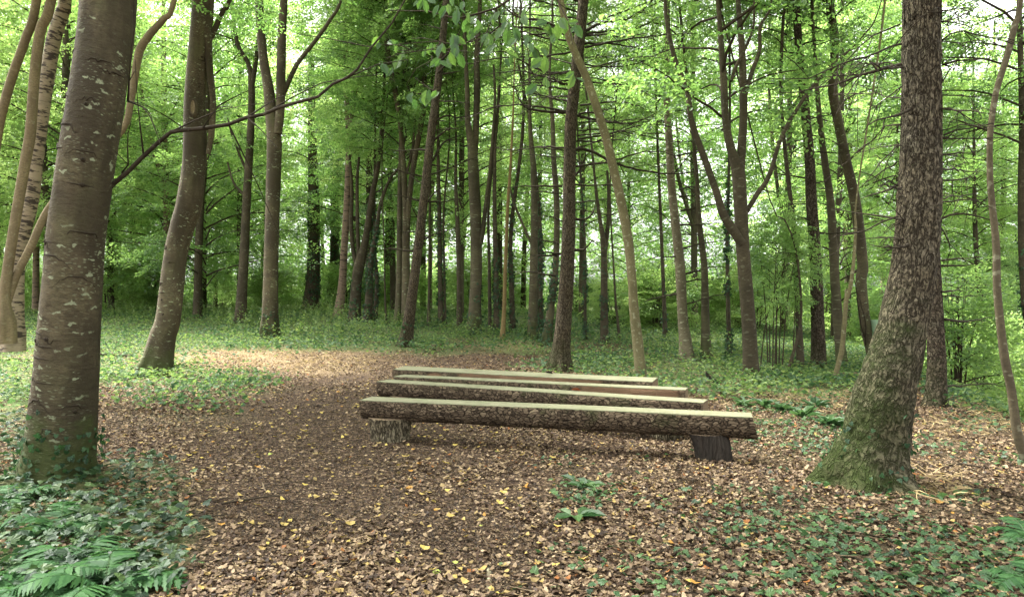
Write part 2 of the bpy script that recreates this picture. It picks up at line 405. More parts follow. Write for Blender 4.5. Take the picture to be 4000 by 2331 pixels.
M['bark_tan'] = plain_bark('tan_bark', (.22, .165, .085), (.11, .08, .042), 0.)
M['scar'] = plain_bark('dark_bark_scar', (.05, .04, .03), (.02, .016, .012), .1)
M['twig'] = plain_bark('twig_bark', (.065, .05, .038), (.025, .02, .015), 0.)
M['deadtwig'] = plain_bark('dead_twig_bark', (.055, .045, .034), (.02, .016, .012), .12)
M['stick'] = plain_bark('fallen_stick_bark', (.20, .155, .11), (.07, .05, .035), .2)
BARKS = {k: v for k, v in M.items() if k.startswith('bark')}

def ground_mat():
    b = NB('forest_floor'); g = b.n('ShaderNodeNewGeometry').outputs['Position']
    n1 = b.noise(g, 26, 6, .75); v1 = b.n('ShaderNodeTexVoronoi', Scale=38.); b.t.links.new(b.map(g, (1, .7, 1)), v1.inputs['Vector'])
    sp = b.n('ShaderNodeSeparateXYZ'); b.t.links.new(v1.outputs['Color'], sp.inputs[0])
    c = b.ramp(sp.outputs[0], [(0, (.022, .015, .011)), (.3, (.04, .026, .018)), (.55, (.062, .041, .027)), (.8, (.10, .066, .042)), (.95, (.16, .11, .07))])
    c = b.mix(b.ramp(n1, [(.35, .8), (.6, 0.)]), c, (.028, .018, .012))
    gr = b.attr('green')
    cg = b.mix(b.noise(g, 14, 5, .7), (.035, .06, .02), (.10, .15, .045))
    c = b.mix(b.math('MULTIPLY', gr, .75), c, cg)
    c = b.mix(b.attr('straw'), c, b.mix(b.noise(g, 60, 3), (.13, .09, .05), (.34, .25, .15)))
    h = b.math('ADD', b.math('MULTIPLY', v1.outputs['Distance'], .5), n1)
    return b.surf(c, .95, b.bump(h, .8, .02), .1)
M['ground'] = ground_mat()

# ------------------------------------------------------------------ what covers the forest floor, laid out over the ground
def blob(px, py, cx, cy, rx, ry, soft=.35):
    d = np.sqrt(((px-cx)/rx)**2+((py-cy)/ry)**2); return 1-sstep(1-soft, 1+soft, d)
def cover(x, y):
    """returns densities (ivy, herb, straw, dirt) at ground points"""
    y = np.maximum(y, .5)
    px, py = to_px(x, y)
    j = (n2(x, y, .9, 8)-.5); k = (n2(x, y, 2.3, 12)-.5)
    px = px+j*120*(8/np.maximum(y, 6)); py = py+(j*70+k*40)*(8/np.maximum(y, 6))
    ivy = np.maximum.reduce([blob(px, py, 170, 1330, 320, 165, .18), blob(px, py, 60, 1200, 200, 70, .3),
                             blob(px, py, 330, 1180, 120, 40)*.7, blob(px, py, 30, 1020, 60, 110)*.8])
    ivyr = np.maximum.reduce([blob(px, py, 2330, 1380, 560, 190, .7)*.46, blob(px, py, 1950, 1220, 330, 90, .7)*.34,
                             blob(px, py, 1980, 1050, 190, 75, .4)*.8, blob(px, py, 1420, 1200, 70, 30, .6)*.6,
                             blob(px, py, 2400, 1120, 180, 110)*.35, blob(px, py, 2000, 1400, 500, 130, .7)*.25])
    herb = np.maximum.reduce([sstep(882, 855, py)*1.0, blob(px, py, 330, 900, 260, 60, .4)*.75, blob(px, py, 60, 900, 120, 120)*.7,
                              blob(px, py, 1900, 905, 460, 70, .35)*.95, blob(px, py, 1600, 890, 300, 35, .5)*.9,
                              blob(px, py, 480, 950, 180, 30, .6)*.5, blob(px, py, 2540, 900, 260, 130, .3)*1.0, blob(px, py, 420, 1010, 150, 40, .8)*.25])
    path = np.maximum.reduce([blob(px, py, 1180, 885, 190, 16, .4), blob(px, py, 1480, 862, 120, 14, .6)*.8,
                              blob(px, py, 620, 893, 230, 24, .5)*.85, blob(px, py, 1130, 845, 60, 8, .5)*.7])
    herb = herb*(1-path)
    straw = np.maximum.reduce([blob(px, py, 600, 885, 300, 26, .6)*1.0, blob(px, py, 760, 900, 160, 22, .6)*.7,
                               blob(px, py, 1990, 985, 180, 28, .6)*.5, blob(px, py, 1250, 845, 150, 12, .6)*.6,
                               blob(px, py, 2280, 1190, 100, 25, .6)*.6, blob(px, py, 2380, 1040, 110, 40, .6)*.4])
    dirt = np.maximum.reduce([blob(px, py, 830, 1080, 380, 140, .5)*.85, blob(px, py, 800, 1240, 330, 90, .6)*.9,
                              blob(px, py, 1180, 1370, 200, 130, .5)*.8, blob(px, py, 620, 1400, 140, 50, .6)*.3])
    return ivy, ivyr, herb, straw, dirt

def build_ground():
    t = np.linspace(-1, 1, 340); s = 320*np.sinh(5.0*t)/np.sinh(5.0)
    X, Y = np.meshgrid(s, s+7); Z = ground_z(X, Y)
    V = np.stack([X, Y, Z], -1).reshape(-1, 3); n = len(s)
    i = np.arange(n-1)[:, None]*n; j = np.arange(n-1)[None]
    Q = np.stack([i+j, i+j+1, i+n+j+1, i+n+j], -1).reshape(-1, 4)
    iv, ivr, he, st, di = cover(V[:, 0], V[:, 1])
    gr = np.clip(iv*.6+ivr*.3+he*.9, 0, 1); gr[V[:, 1] < 2.5] *= .3
    me = mk_mesh('ground', V, [(Q, 0)], [M['ground']], True, None, {'green': gr, 'straw': np.clip(st*.6, 0, 1)*(V[:, 1] > 3)})
    return tag(link('ground', me), kind='structure')
build_ground()

def scatter(n, y0, y1, wide=.80, xpad=.4, power=1.0):
    """random ground points in the wedge the picture could see, denser near"""
    u = rng.random(n)
    y = (y0**(2-power)+(y1**(2-power)-y0**(2-power))*u)**(1/(2-power)) if power != 2 else y0*(y1/y0)**u
    x = (rng.random(n)*2-1)*(wide*y+xpad)
    return x, y
bag = Bag()
x, y = scatter(210000, 3.1, 20, power=1.6)
iv, ivr, he, st, di = cover(x, y)
patch = n2(x, y, 1.6, 21)
pxg, pyg = to_px(x, y)
dens = .9*(1-.93*np.clip(di*1.1, 0, 1))*(1-.75*iv)*(1-.8*np.clip(he*1.2, 0, 1))*(.35+1.0*sstep(.3, .62, patch))
dens = np.maximum(dens, blob(pxg, pyg, 750, 1450, 330, 70, .4)*1.2)
m = rng.random(len(x)) < dens; x, y = x[m], y[m]; n = len(x)
z = ground_z(x, y)+rng.random(n)*.018+.003
leaves(bag, np.stack([x, y, z], -1), rdir(n, 0, .7), upn(n, .45), rng.uniform(.018, .048, n)*(1+.35*(y > 9)), LF_CURL)
tag(link('leaf_litter', bag.mesh('leaf_litter', [M['litter']])), 'brown curled dead leaves covering the forest floor', 'leaf litter', kind='stuff')
bag = Bag()
x, y = scatter(300000, 3.1, 12, power=1.7)
iv, ivr, he, st, di = cover(x, y)
m = rng.random(len(x)) < .25+.75*di-.8*iv; x, y = x[m], y[m]; n = len(x)
leaves(bag, np.stack([x, y, ground_z(x, y)+rng.random(n)*.010+.002], -1), rdir(n, 0, .5), upn(n, .5), rng.uniform(.008, .022, n), LF_CURL)
tag(link('wood_chips', bag.mesh('wood_chips', [M['chips']])), 'small dark wood chips and leaf crumbs on the trodden path', 'wood chips', kind='stuff')
bag = Bag()
x, y = scatter(3800, 3.2, 13, power=1.3)
iv, ivr, he, st, di = cover(x, y)
m = rng.random(len(x)) < .12+.6*di-.4*iv; x, y = x[m], y[m]; n = len(x)
leaves(bag, np.stack([x, y, ground_z(x, y)+rng.random(n)*.012+.016], -1), rdir(n, 0, .5), upn(n, .35), rng.uniform(.032, .062, n), LF_CURL)
tag(link('yellow_leaves', bag.mesh('yellow_leaves', [M['yellow']])), 'scattered freshly fallen yellow leaves on the brown path', 'fallen leaves', kind='stuff')
def twig_litter():
    b = Bag(); n = 620; x, y = scatter(n, 3.2, 12, power=1.3); r = np.random.default_rng(88)
    for i in range(n):
        a = r.uniform(0, 6.28); L = r.uniform(.05, .28)*(1 if i % 6 else 1.8); d = np.array([math.cos(a), math.sin(a)]); z0 = gz(x[i], y[i])+.02
        P = np.array([[x[i], y[i], z0], [x[i]+d[0]*L*.5+r.normal(0, .012), y[i]+d[1]*L*.5+r.normal(0, .012), z0+r.uniform(0, .02)], [x[i]+d[0]*L, y[i]+d[1]*L, z0+r.uniform(-.01, .02)]])
        w_ = r.uniform(.0018, .0042); V, Q, tc = tube(P, [w_, w_*.9, w_*.5], 4, .06); b.add(V, Q, int(r.random() < .3), None, tc)
    tag(link('twig_litter', b.mesh('twig_litter', [M['twig'], M['stick']])), 'small broken twigs strewn over the dead leaves', 'twigs', kind='stuff')
twig_litter()
# green ground cover
def carpet(name, label, cat, n, y0, y1, key, tm, mat, size, hgt, thr=0, power=1.3, clumps=0, tilt=.45, steep=0.):
    bag = Bag(); x, y = scatter(n, y0, y1, power=power)
    c = cover(x, y); d = {'ivy': c[0], 'ivyr': c[1], 'herb': c[2], 'straw': c[3]}[key]
    if key == 'ivyr': d = d*sstep(.38, .60, n2(x, y, 1.7, 33))*1.5
    if key == 'herb': d = d*(.22+1.0*sstep(.36, .6, n2(x, y, .8, 35 if 'herbs' in name else 39)))
    m = rng.random(n) < d; x, y = x[m], y[m]; n = len(x)
    hh = hgt*(.35+1.1*n2(x, y, 1.1, 44))*rng.random(n)**.7
    z = ground_z(x, y)+hh+.012
    dd = rdir(n, -.1+steep, 1)
    leaves(bag, np.stack([x, y, z], -1), dd, upn(n, tilt), rng.uniform(size*.6, size*1.25, n), tm)
    return tag(link(name, bag.mesh(name, [M[mat]])), label, cat, kind='stuff')
carpet('ivy_carpet', 'dark green ivy leaves carpeting the ground at the foot of the big lichened tree', 'ivy', 15000, 3.0, 9, 'ivy', LF_IVY, 'ivy', .065, .10)
carpet('ground_ivy', 'patchy ivy and bramble leaves among the dead leaves round the mossy conifer', 'ivy', 30000, 3.1, 13, 'ivyr', LF_IVY, 'bramble', .046, .06)
carpet('dark_ivy_runners', 'dark small ivy leaves threaded through the leaf litter', 'ivy', 12000, 3.1, 13, 'ivyr', LF_IVY, 'ivy', .045, .04)
carpet('woodland_herbs', 'low green woodland herbs covering the ground beneath the trees', 'ground cover', 150000, 9, 46, 'herb', LF_OVAL, 'herb', .075, .26, power=1.15, tilt=.7)
carpet('dark_ground_cover', 'darker ivy and woodland plants mixed through the pale herbs under the trees', 'ground cover', 90000, 9, 40, 'herb', LF_IVY, 'bramble', .075, .20, power=1.2, tilt=.7)
def nettles():
    bag = Bag(); x, y = scatter(7000, 13, 40, power=1.1); px, py = to_px(x, y)
    d = np.maximum.reduce([blob(px, py, 760, 800, 260, 42, .4), blob(px, py, 480, 770, 260, 26, .4)*.8, blob(px, py, 1120, 835, 130, 22, .5)*.8, blob(px, py, 1700, 880, 160, 30, .5)*.5])
    d = d*sstep(.35, .6, n2(x, y, .6, 71)); m = rng.random(len(x)) < d; x, y = x[m], y[m]; k = 14; n = len(x)
    t = np.tile(np.linspace(.2, 1, k), n); H = np.repeat(rng.uniform(.35, .85, n), k); X = np.repeat(x, k); Y = np.repeat(y, k)
    lean = np.repeat(rng.normal(0, .12, (n, 2)), k, 0)
    P = np.stack([X+lean[:, 0]*t+rng.normal(0, .02, n*k), Y+lean[:, 1]*t, ground_z(X, Y)+H*t], -1)
    leaves(bag, P, rdir(n*k, -.3), upn(n*k, .5), rng.uniform(.07, .12, n*k)*(1.2-.5*t), LF_OVAL)
    tag(link('nettles', bag.mesh('nettles', [M['herb']])), 'tall leafy nettles growing round the feet of the trees at the back', 'nettles', kind='stuff')
nettles()
carpet('dry_grass', 'flattened straw coloured dry grass beside the path', 'dry grass', 60000, 4.5, 24, 'straw', LF_BLADE, 'straw', .16, .05, tilt=1.2)

# ------------------------------------------------------------------ tree crowns
def spray_template(seed, L=1.0, leaf=.075):
    r = np.random.default_rng(seed); P = []; D = []; tw = []
    t = .12; side = 1
    while t < 1:
        tl = (.42*(1-t)+.10)*r.uniform(.8, 1.2); a = side*math.radians(r.uniform(38, 60))
        d = np.array([math.cos(a), math.sin(a), -.05]); b = np.array([t*L, 0, .0])
        q = .05; s2 = 1
        while q < tl:
            P.append(b+d*q+r.normal(0, .012, 3)); aa = a+s2*math.radians(r.uniform(25, 60))
            D.append([math.cos(aa), math.sin(aa), r.normal(-.12, .25)]); q += .058; s2 = -s2
        P.append(b+d*tl); D.append(d+r.normal(0, .1, 3))
        t += .085; side = -side
    P = np.array(P); P[:, 2] -= .12*P[:, 0]**2
    return P, np.array(D)
SPR = [spray_template(s) for s in range(5)]

def put_spray(bag, o, hd, tilt, roll, sc, r, leaf, tm, acc):
    P, D = SPR[r.integers(5)]
    ca, sa = math.cos(hd), math.sin(hd); ct, st = math.cos(tilt), math.sin(tilt)
    X = np.array([ca*ct, sa*ct, st]); Yv = np.array([-sa, ca, 0]); Z = np.cross(X, Yv)
    cr, sr = math.cos(roll), math.sin(roll); Y2 = Yv*cr+Z*sr; Z2 = -Yv*sr+Z*cr
    R = np.stack([X, Y2, Z2])
    acc[0].append(o+(P*sc)@R); acc[1].append(D@R); acc[2].append(np.repeat(Z2[None], len(P), 0))
def crown_mesh(name, seed, H=9., R=3.6, nl=34, per=10, leaf=.085, tm=LF_QUAD, rise=.55, mats=('beech', 'twig'), lowfrac=1.0, bare=.2, lead=False):
    r = np.random.default_rng(seed); bag = Bag(); acc = ([], [], [])
    for k in range(nl):
        u = (k+r.random())/nl; z0 = u*H*.92; hd = k*2.4+r.uniform(-.5, .5)
        prof = (math.sin(math.pi*min(1, .18+.82*u**.8))**.6)*lowfrac+(1-lowfrac)*(1-u)
        L = R*max(.25, prof)*r.uniform(.6, 1.15); e0 = r.uniform(.35, 1.0)*rise*1.3
        n = 9; P = np.zeros((n, 3)); p = np.array([0, 0, z0]); h = hd; e = e0
        for i in range(n):
            P[i] = p; p = p+np.array([math.cos(h)*math.cos(e), math.sin(h)*math.cos(e), math.sin(e)])*L/(n-1)
            e = e*.82-.03+r.normal(0, .06); h += r.normal(0, .12)
        V, Q, tc = tube(P, np.linspace(.012+.005*L, .004, n), 5, .3)
        bag.add(V, Q, 1, None, tc)
        for s in range(per):
            t = bare+(1-bare)*(s+r.random())/per; f = t*(n-1); i = min(int(f), n-2); o = P[i]+(P[i+1]-P[i])*(f-i)
            dirv = P[i+1]-P[i]; hh = math.atan2(dirv[1], dirv[0])+(1 if s % 2 else -1)*r.uniform(.25, 1.1)*(1-t*.6)
            sc = r.uniform(.7, 1.25)*(1.15-.35*t)
            o = o+r.normal(0, .10, 3)+np.array([0, 0, r.normal(0, .13)]); put_spray(bag, o, hh, r.normal(.0, .38), r.normal(0, .5), sc, r, leaf, tm, acc)
            if sc > 1.05:
                e2 = o+np.array([math.cos(hh), math.sin(hh), -.05])*sc*.9
                V, Q, tc = tube(np.array([o, e2]), [.006, .003], 3, .5); bag.add(V, Q, 1, None, tc)
    P = np.vstack(acc[0]); D = np.vstack(acc[1]); N = np.vstack(acc[2])
    N = N+r.normal(0, .5, N.shape); N /= np.linalg.norm(N, axis=1)[:, None]
    S = r.uniform(leaf*.7, leaf*1.2, len(P))
    clump = fbm(P*.7, 2, seed); v = np.clip(.15+.7*r.random(len(P))+(clump-.5)*.5, 0, 1)
    leaves(bag, P, D, N, S, tm, 0, v)
    if lead:
        V, Q, tc = tube(np.array([[0, 0, -.3], [.1, .05, H*.5], [0, 0, H]]), [.07, .05, .015], 6, .5); bag.add(V, Q, 1, None, tc)
    me = bag.mesh(name, [M[m] for m in mats]); me.name = name
    return me
CR = [crown_mesh('broadleaf_crown', 100+k, H=11+k % 3, R=3.7+.3*(k % 3), nl=54, per=12) for k in range(4)]
CP = [crown_mesh('sunny_crown', 200+k, H=12, R=4.0, nl=54, per=12, mats=('beech_sunlit', 'twig')) for k in range(3)]
CN = [crown_mesh('near_crown', 300+k, H=7.5, R=3.3, nl=30, per=9, leaf=.08, tm=LF_OVAL) for k in range(2)]
CB = [crown_mesh('bush_crown', 400+k, H=2.6, R=1.7, nl=26, per=7, leaf=.085, rise=.8, mats=('beech_sunlit', 'twig'), lowfrac=.6, bare=.15) for k in range(3)]

def ivy_on(bark_V, seg, n, h, seed, off=.035, size=.07, zb=0.):
    """ivy leaves climbing over a trunk's surface up to about height h"""
    r = np.random.default_rng(seed); V = bark_V
    rings = V.reshape(-1, seg, 3); cen = rings.mean(1)
    ok = np.where((cen[:, 2] > zb-.1) & (cen[:, 2] < zb+h*1.25))[0]
    if len(ok) < 2: return None
    k = ok[r.integers(0, len(ok), n)]; j = r.integers(0, seg, n)
    k = np.minimum(k, len(rings)-2); f_ = r.random(n)[:, None]; j2 = (j+1) % seg; g_ = r.random(n)[:, None]
    p = (rings[k, j]*(1-f_)+rings[k+1, j]*f_)*(1-g_)+(rings[k, j2]*(1-f_)+rings[k+1, j2]*f_)*g_; nn = p-cen[k]; nn /= np.linalg.norm(nn, axis=1)[:, None]
    keep = r.random(n) < 1-sstep(h*.45, h*1.2, p[:, 2]-zb)+.0
    keep &= fbm(p*2.3, 2, seed) > .38
    p, nn = p[keep], nn[keep]; n = len(p)
    p = p+nn*r.uniform(.01, off, n)[:, None]+r.normal(0, .03, (n, 3))
    N = nn+r.normal(0, .35, (n, 3)); D = np.stack([r.normal(0, .5, n), r.normal(0, .5, n), -np.ones(n)], -1)
    bag = Bag(); leaves(bag, p, D, N, r.uniform(size*.5, size*.95, n), LF_IVY)
    return bag

def world_to(P, o): return np.asarray(P)-np.array(o)
TREES = []
def tree(name, label, poly, Y=None, bark='bark_beech', seg=16, step=.16, rough=.06, flare=(.35, .3, 4, 0.), forks=(), twigs=(), crown=None,
         ivy=None, groove=0., top=True, group=None, seed=None, cat='tree', zwob=.25, extra_top=5., rscale=3., scars=None):
    """poly: (px, py, width px) from the foot up; forks: more stems of the same trunk; twigs: bare branches, each its own part
    crown: (mesh, height of its foot above ground, scale, turn)"""
    seed = len(TREES)+1 if seed is None else seed
    r = np.random.default_rng(900+seed)
    bx, by = poly[0][0], poly[0][1]
    if Y is None: Y = on_ground(bx, by)
    base = at(bx, by, Y); g = gz(base.x, base.y)
    o = empty(name, (base.x, base.y, g)); tag(o, label, cat, group)
    org = np.array([base.x, base.y, g])
    ph = r.uniform(0, 6, 2)
    def stem(pl, first, dy=0.):
        P = []; R = []
        for k, (px, py, wd) in enumerate(pl):
            yy = Y+dy*(1 if not first else 0)
            p = arr(at(px, py, yy)); h = max(0, p[2]-g)
            sc = 1
            yy = yy+zwob*math.sin(h*.35+ph[0])*min(1, h/3); p = arr(at(px, py, yy))
            P.append(p); R.append(wd/2*yy/F/math.sqrt(1+((px-CX)/F)**2))
        if first:
            P.insert(0, P[0]+np.array([(P[0]-P[1])[0]*.1, 0, -.35])); R.insert(0, R[0]*1.02)
        if top and pl[-1][1] <= 30:
            d = P[-1]-P[-2]; d /= np.linalg.norm(d); d = d*.5+np.array([0, 0, .6]); L = extra_top
            P.append(P[-1]+d*L*.5); R.append(R[-1]*.75); P.append(P[-1]+(d*.7+np.array([r.normal(0, .15), r.normal(0, .15), .3]))*L*.5); R.append(R[-1]*.45)
        elif first:
            zc = g+(crown[1]+6. if crown else 13.); z1 = P[-1][2]
            if zc > z1+.5:
                d = P[-1]-P[-2]; d /= np.linalg.norm(d)
                for q in (.33, .66, 1.0):
                    P.append(P[-1]+np.array([d[0]*.3+r.normal(0, .08), r.normal(0, .08), 1.])*(zc-z1)/3); R.append(max(.02, R[-1]*.75))
        return np.array(P)-org, np.array(R)
    bag = Bag()
    P, R = stem(poly, True); P0 = P
    V0, Q, tc = tube(P, R, seg, step, rough, rscale, flare, seed, groove=groove); tc = tc-np.array([0, 0, .35])
    bag.add(V0, Q, 0, None, tc)
    for i, f in enumerate(forks):
        Pf, Rf = stem(f, False, r.uniform(-.1, .1))
        V, Q, tc2 = tube(Pf, Rf, max(8, seg//2), step, rough, 3, None, seed+i+1); tc2 = tc2+np.array([.3, .7, 3.+i])
        bag.add(V, Q, 0, None, tc2)
    tr = link('trunk', bag.mesh('trunk', [M[bark]], True), o)
    if scars:
        n_, big_, rw = scars; rings = V0.reshape(-1, seg, 3); cz = rings.mean(1)[:, 2]; sb = Bag()
        for q in range(n_):
            zc = r.uniform(.25, cz.max()*.6 if q % 2 else min(3.2, cz.max()*.5)); t0 = math.pi/2+r.uniform(-1.15, 1.15); wd = r.uniform(.25, .8)*big_; hgt = r.uniform(-.02, .10)*big_
            pts = []; 
            for a in np.linspace(-1, 1, 13):
                zz = zc+hgt*(1-a*a)*1.0+r.normal(0, .004); k = int(np.argmin(np.abs(cz-zz))); th = (t0+a*wd) % (2*math.pi); j = int(th/(2*math.pi)*seg) % seg
                p = rings[k, j]; pts.append(p+(p-rings[k].mean(0))*.004)
            V, Q, tc2 = tube(np.array(pts), np.concatenate([np.linspace(.001, rw, 7), np.linspace(rw, .001, 6)])*r.uniform(.5, 1.2), 6, .03, .3, 9, None, q); sb.add(V, Q, 0, None, tc2)
            if q % 3 == 0:
                k = int(np.argmin(np.abs(cz-zc))); p = rings[k, int(t0/(2*math.pi)*seg) % seg]; d = p-rings[k].mean(0); d /= np.linalg.norm(d)
                V, Q, tc2 = tube(np.array([p-d*.01, p+d*rw*.6, p+d*rw*1.1]), [rw*2.4, rw*2.0, rw*.8], 9, .02, .3, 6); sb.add(V, Q, 0, None, tc2)
        link('bark_scars', sb.mesh('bark_scars', [M['scar']], True), o).__setitem__('kind', 'stuff')
    for i, t in enumerate(twigs): bare_branch(o, org, t, Y, r)
    if ivy:
        ib = ivy_on(V0, seg, ivy[0], ivy[1], seed+50, size=ivy[2] if len(ivy) > 2 else .07)
        if ib: link('ivy', ib.mesh('ivy', [M['ivy_dark']]), o)
    if crown:
        me, z0, sc, rot = crown[:4]
        zs = P0[:, 2]; cx = np.interp(z0+1.5, zs, P0[:, 0]); cy = np.interp(z0+1.5, zs, P0[:, 1])
        c = link('crown', me, o, (cx, cy, z0)); c.scale = (sc, sc, sc*(crown[4] if len(crown) > 4 else 1)); c.rotation_euler = (0, 0, rot)
    TREES.append((o, base, g))
    return o
def bare_branch(parent, org, t, Y, r, side=6, name='branch', mat='deadtwig', depth=None):
    """t: [(px,py)...], width px at the foot; a bare branch with thin side twigs"""
    pts, wd = t[0], t[1]; ntw = t[2] if len(t) > 2 else side
    dy = t[3] if len(t) > 3 else r.uniform(-.8, .8)*(1 if depth is None else depth)
    P = []
    for k, (px, py) in enumerate(pts):
        yy = Y+dy*k/max(1, len(pts)-1)
        P.append(arr(at(px, py, yy))-org)
    P = np.array(P); w0 = wd*1.15/2*Y/F; R = np.linspace(w0, max(w0*.25, .0025), len(P))
    bag = Bag(); Pr, Rr = resample(P, R, .12); Pr = Pr+r.normal(0, .008, Pr.shape)
    V, Q, tc = tube(Pr, Rr, 6, .2); bag.add(V, Q, 0, None, tc)
    L = np.linalg.norm(Pr[-1]-Pr[0])
    for k in range(ntw):
        i = int(r.uniform(.25, .97)*(len(Pr)-2)); d = Pr[i+1]-Pr[i]; d /= np.linalg.norm(d)
        q = d*.7+r.normal(0, .45, 3); q[2] += r.uniform(-.5, .35); q /= np.linalg.norm(q)
        l = L*r.uniform(.12, .35); p1 = Pr[i]; p2 = p1+q*l*.5+r.normal(0, .02, 3); p3 = p2+(q+np.array([0, 0, -.25]))*l*.5
        V, Q, tc = tube(np.array([p1, p2, p3]), [Rr[i]*.5, .004, .002], 4, .2); bag.add(V, Q, 0, None, tc)
    return link(name, bag.mesh(name, [M[mat]], True), parent)

def dead(r, cx, w, y0, y1, n, lmin, lmax, up=.1):
    """random bare conifer branches along a trunk whose centre is cx(py)"""
    out = []
    for k in range(n):
        py = y0+(y1-y0)*(k+r.random())/n; s = 1 if r.random() < .5 else -1
        L = r.uniform(lmin, lmax); x0 = cx(py)+s*w*.45; sl = r.normal(-up, .14)
        pts = [(x0, py)]; 
        for q in (.3, .65, 1.0): pts.append((x0+s*L*q, py+L*q*sl+L*.16*q*q*r.uniform(-.2, 1.1)))
        out.append((pts, r.uniform(2.5, 5.5), int(r.integers(3, 9)), r.uniform(-1.6, 1.6)))
    return out
R_ = np.random.default_rng(77)

# ------------------------------------------------------------------ the trees one can tell apart, foot first
tree('beech_tree', 'thick lichen spotted beech trunk rising from dark ivy, nearest on the left',
     [(140, 1172, 188), (150, 1090, 184), (158, 1000, 176), (172, 800, 158), (186, 600, 150), (199, 500, 149), (220, 350, 147), (244, 200, 143), (268, 0, 142)],
     scars=(26, 1., .009), bark='bark_big', seg=72, step=.03, rough=.035, flare=(.30, .12, 3, 0.), crown=(CN[0], 6.3, 1.6, .3, .8), ivy=(420, .55, .06), extra_top=4, rscale=4,  # crown above the view, enlarged to shade the benches and ground
     twigs=[([(200, 520), (245, 488), (280, 456), (310, 425), (355, 385), (385, 350), (415, 328), (500, 318), (560, 303), (610, 290), (690, 265), (780, 235), (850, 188), (880, 172), (917, 115), (960, 55), (1005, -10)], 12, 9, -.9),
            ([(318, 250), (322, 205), (326, 120), (328, 30), (330, -20)], 5, 1, -.4),
            ([(318, 245), (350, 265), (372, 290), (385, 325), (398, 360)], 4, 3, -.4),
            ([(300, 420), (318, 405), (314, 330), (322, 300)], 4, 3, -.3)])
tree('beech_tree', 'leaning smooth beech with pale lichen bars and a mossy foot, second from the left',
     [(378, 925, 86), (385, 900, 80), (400, 830, 67), (414, 780, 63), (432, 630, 59), (448, 560, 62), (466, 500, 66), (478, 400, 60), (480, 330, 60), (479, 250, 54), (492, 100, 54), (500, 0, 56)],
     scars=(16, .9, .010), bark='bark_beech', seg=40, step=.06, rough=.05, flare=(.45, .28, 4, 2.), crown=(CR[0], 7.6, .9, 1.), extra_top=5,
     forks=[[(512, 380, 12), (520, 330, 16), (524, 250, 16), (516, 170, 18), (512, 100, 20), (508, 60, 20)],
            [(510, 110, 16), (530, 70, 14), (550, 25, 12), (568, -15, 9)]])
o3 = tree('coppiced_tree', 'clump of pale curving stems springing from one mossy stool at the far left',
     [(14, 790, 34), (10, 735, 27), (22, 640, 28), (45, 500, 28), (62, 400, 28), (75, 325, 28), (84, 200, 27), (100, 75, 28), (128, -10, 26)], Y=10.5,
     bark='bark_cream', seg=18, step=.1, flare=(.6, .3, 3, 1), crown=(CR[1], 6.4, .8, 2.),
     forks=[[(8, 770, 24), (40, 680, 22), (75, 610, 22), (120, 515, 21), (200, 420, 19), (300, 322, 18), (322, 250, 18), (335, 170, 20), (346, 120, 22), (375, 78, 20), (405, 45, 17), (432, -10, 14)],
            [(-60, 700, 26), (-20, 430, 26), (0, 300, 26), (30, 190, 25), (62, 100, 25), (92, -10, 24)]])
tree('birch_tree', 'pale birch like trunk with dark patches beside the cream stems at the far left',
     [(30, 815, 48), (36, 760, 44), (45, 625, 40), (75, 500, 40), (88, 400, 39), (100, 300, 40), (115, 200, 38), (132, 100, 38), (155, 25, 36), (160, -10, 34)], Y=11.8,
     bark='bark_birch', seg=20, step=.1, flare=(.5, .3, 3, 1), crown=(CR[2], 7.2, .8, 2.5))
tree('slender_tree', 'slim dark tree forking high up, between the two big leaning beeches and the forked beech',
     [(592, 795, 30), (597, 700, 25), (602, 600, 23), (608, 475, 21), (618, 300, 18), (619, 215, 17), (612, 160, 12), (585, 110, 11), (572, 30, 10), (568, -10, 8)], bark='bark_dark', flare=(.5, .5, 4, 1),
     forks=[[(619, 220, 14), (630, 150, 12), (640, 60, 11), (640, -10, 9)], [(606, 420, 8), (585, 370, 6), (570, 330, 5), (560, 290, 3)], [(600, 480, 8), (575, 450, 6), (560, 400, 5)]], crown=(CR[3], 9.5, .9, 0), extra_top=5)
tree('beech_tree', 'grey beech dividing into two upright stems about halfway up, left of the benches',
     [(662, 835, 46), (664, 780, 40), (667, 650, 37), (671, 500, 36), (675, 350, 38), (666, 270, 30), (662, 225, 27), (649, 150, 23), (640, 50, 21), (638, -10, 20)], flare=(.5, .5, 5, 1), seg=24, step=.12,
     forks=[[(683, 330, 22), (689, 275, 23), (692, 175, 24), (694, 75, 22), (699, -10, 20)],
            [(684, 255, 12), (700, 225, 13), (720, 180, 12), (737, 150, 11), (777, 100, 10), (812, 50, 9), (842, -10, 8)]],
     crown=(CR[0], 11.5, .9, 4), ivy=(260, .9, .09), extra_top=5)
tree('ivy_clad_tree', 'stout trunk clothed in ivy, standing in the shrubs behind the grey forked beech',
     [(762, 772, 44), (768, 720, 36), (772, 650, 32), (772, 500, 29), (770, 425, 25), (768, 300, 20), (765, 150, 14)], bark='bark_dark', flare=(.5, .5, 3, 1), ivy=(2600, 5.5, .11), crown=(CP[0], 7.0, 1., 1))
tree('ivy_clad_tree', 'thin trunk black with ivy just right of the stout ivy covered trunk',
     [(812, 765, 26), (822, 650, 22), (824, 500, 19), (826, 380, 15), (822, 250, 11)], bark='bark_dark', ivy=(2600, 8, .11), crown=(CR[1], 6., 1., 1))
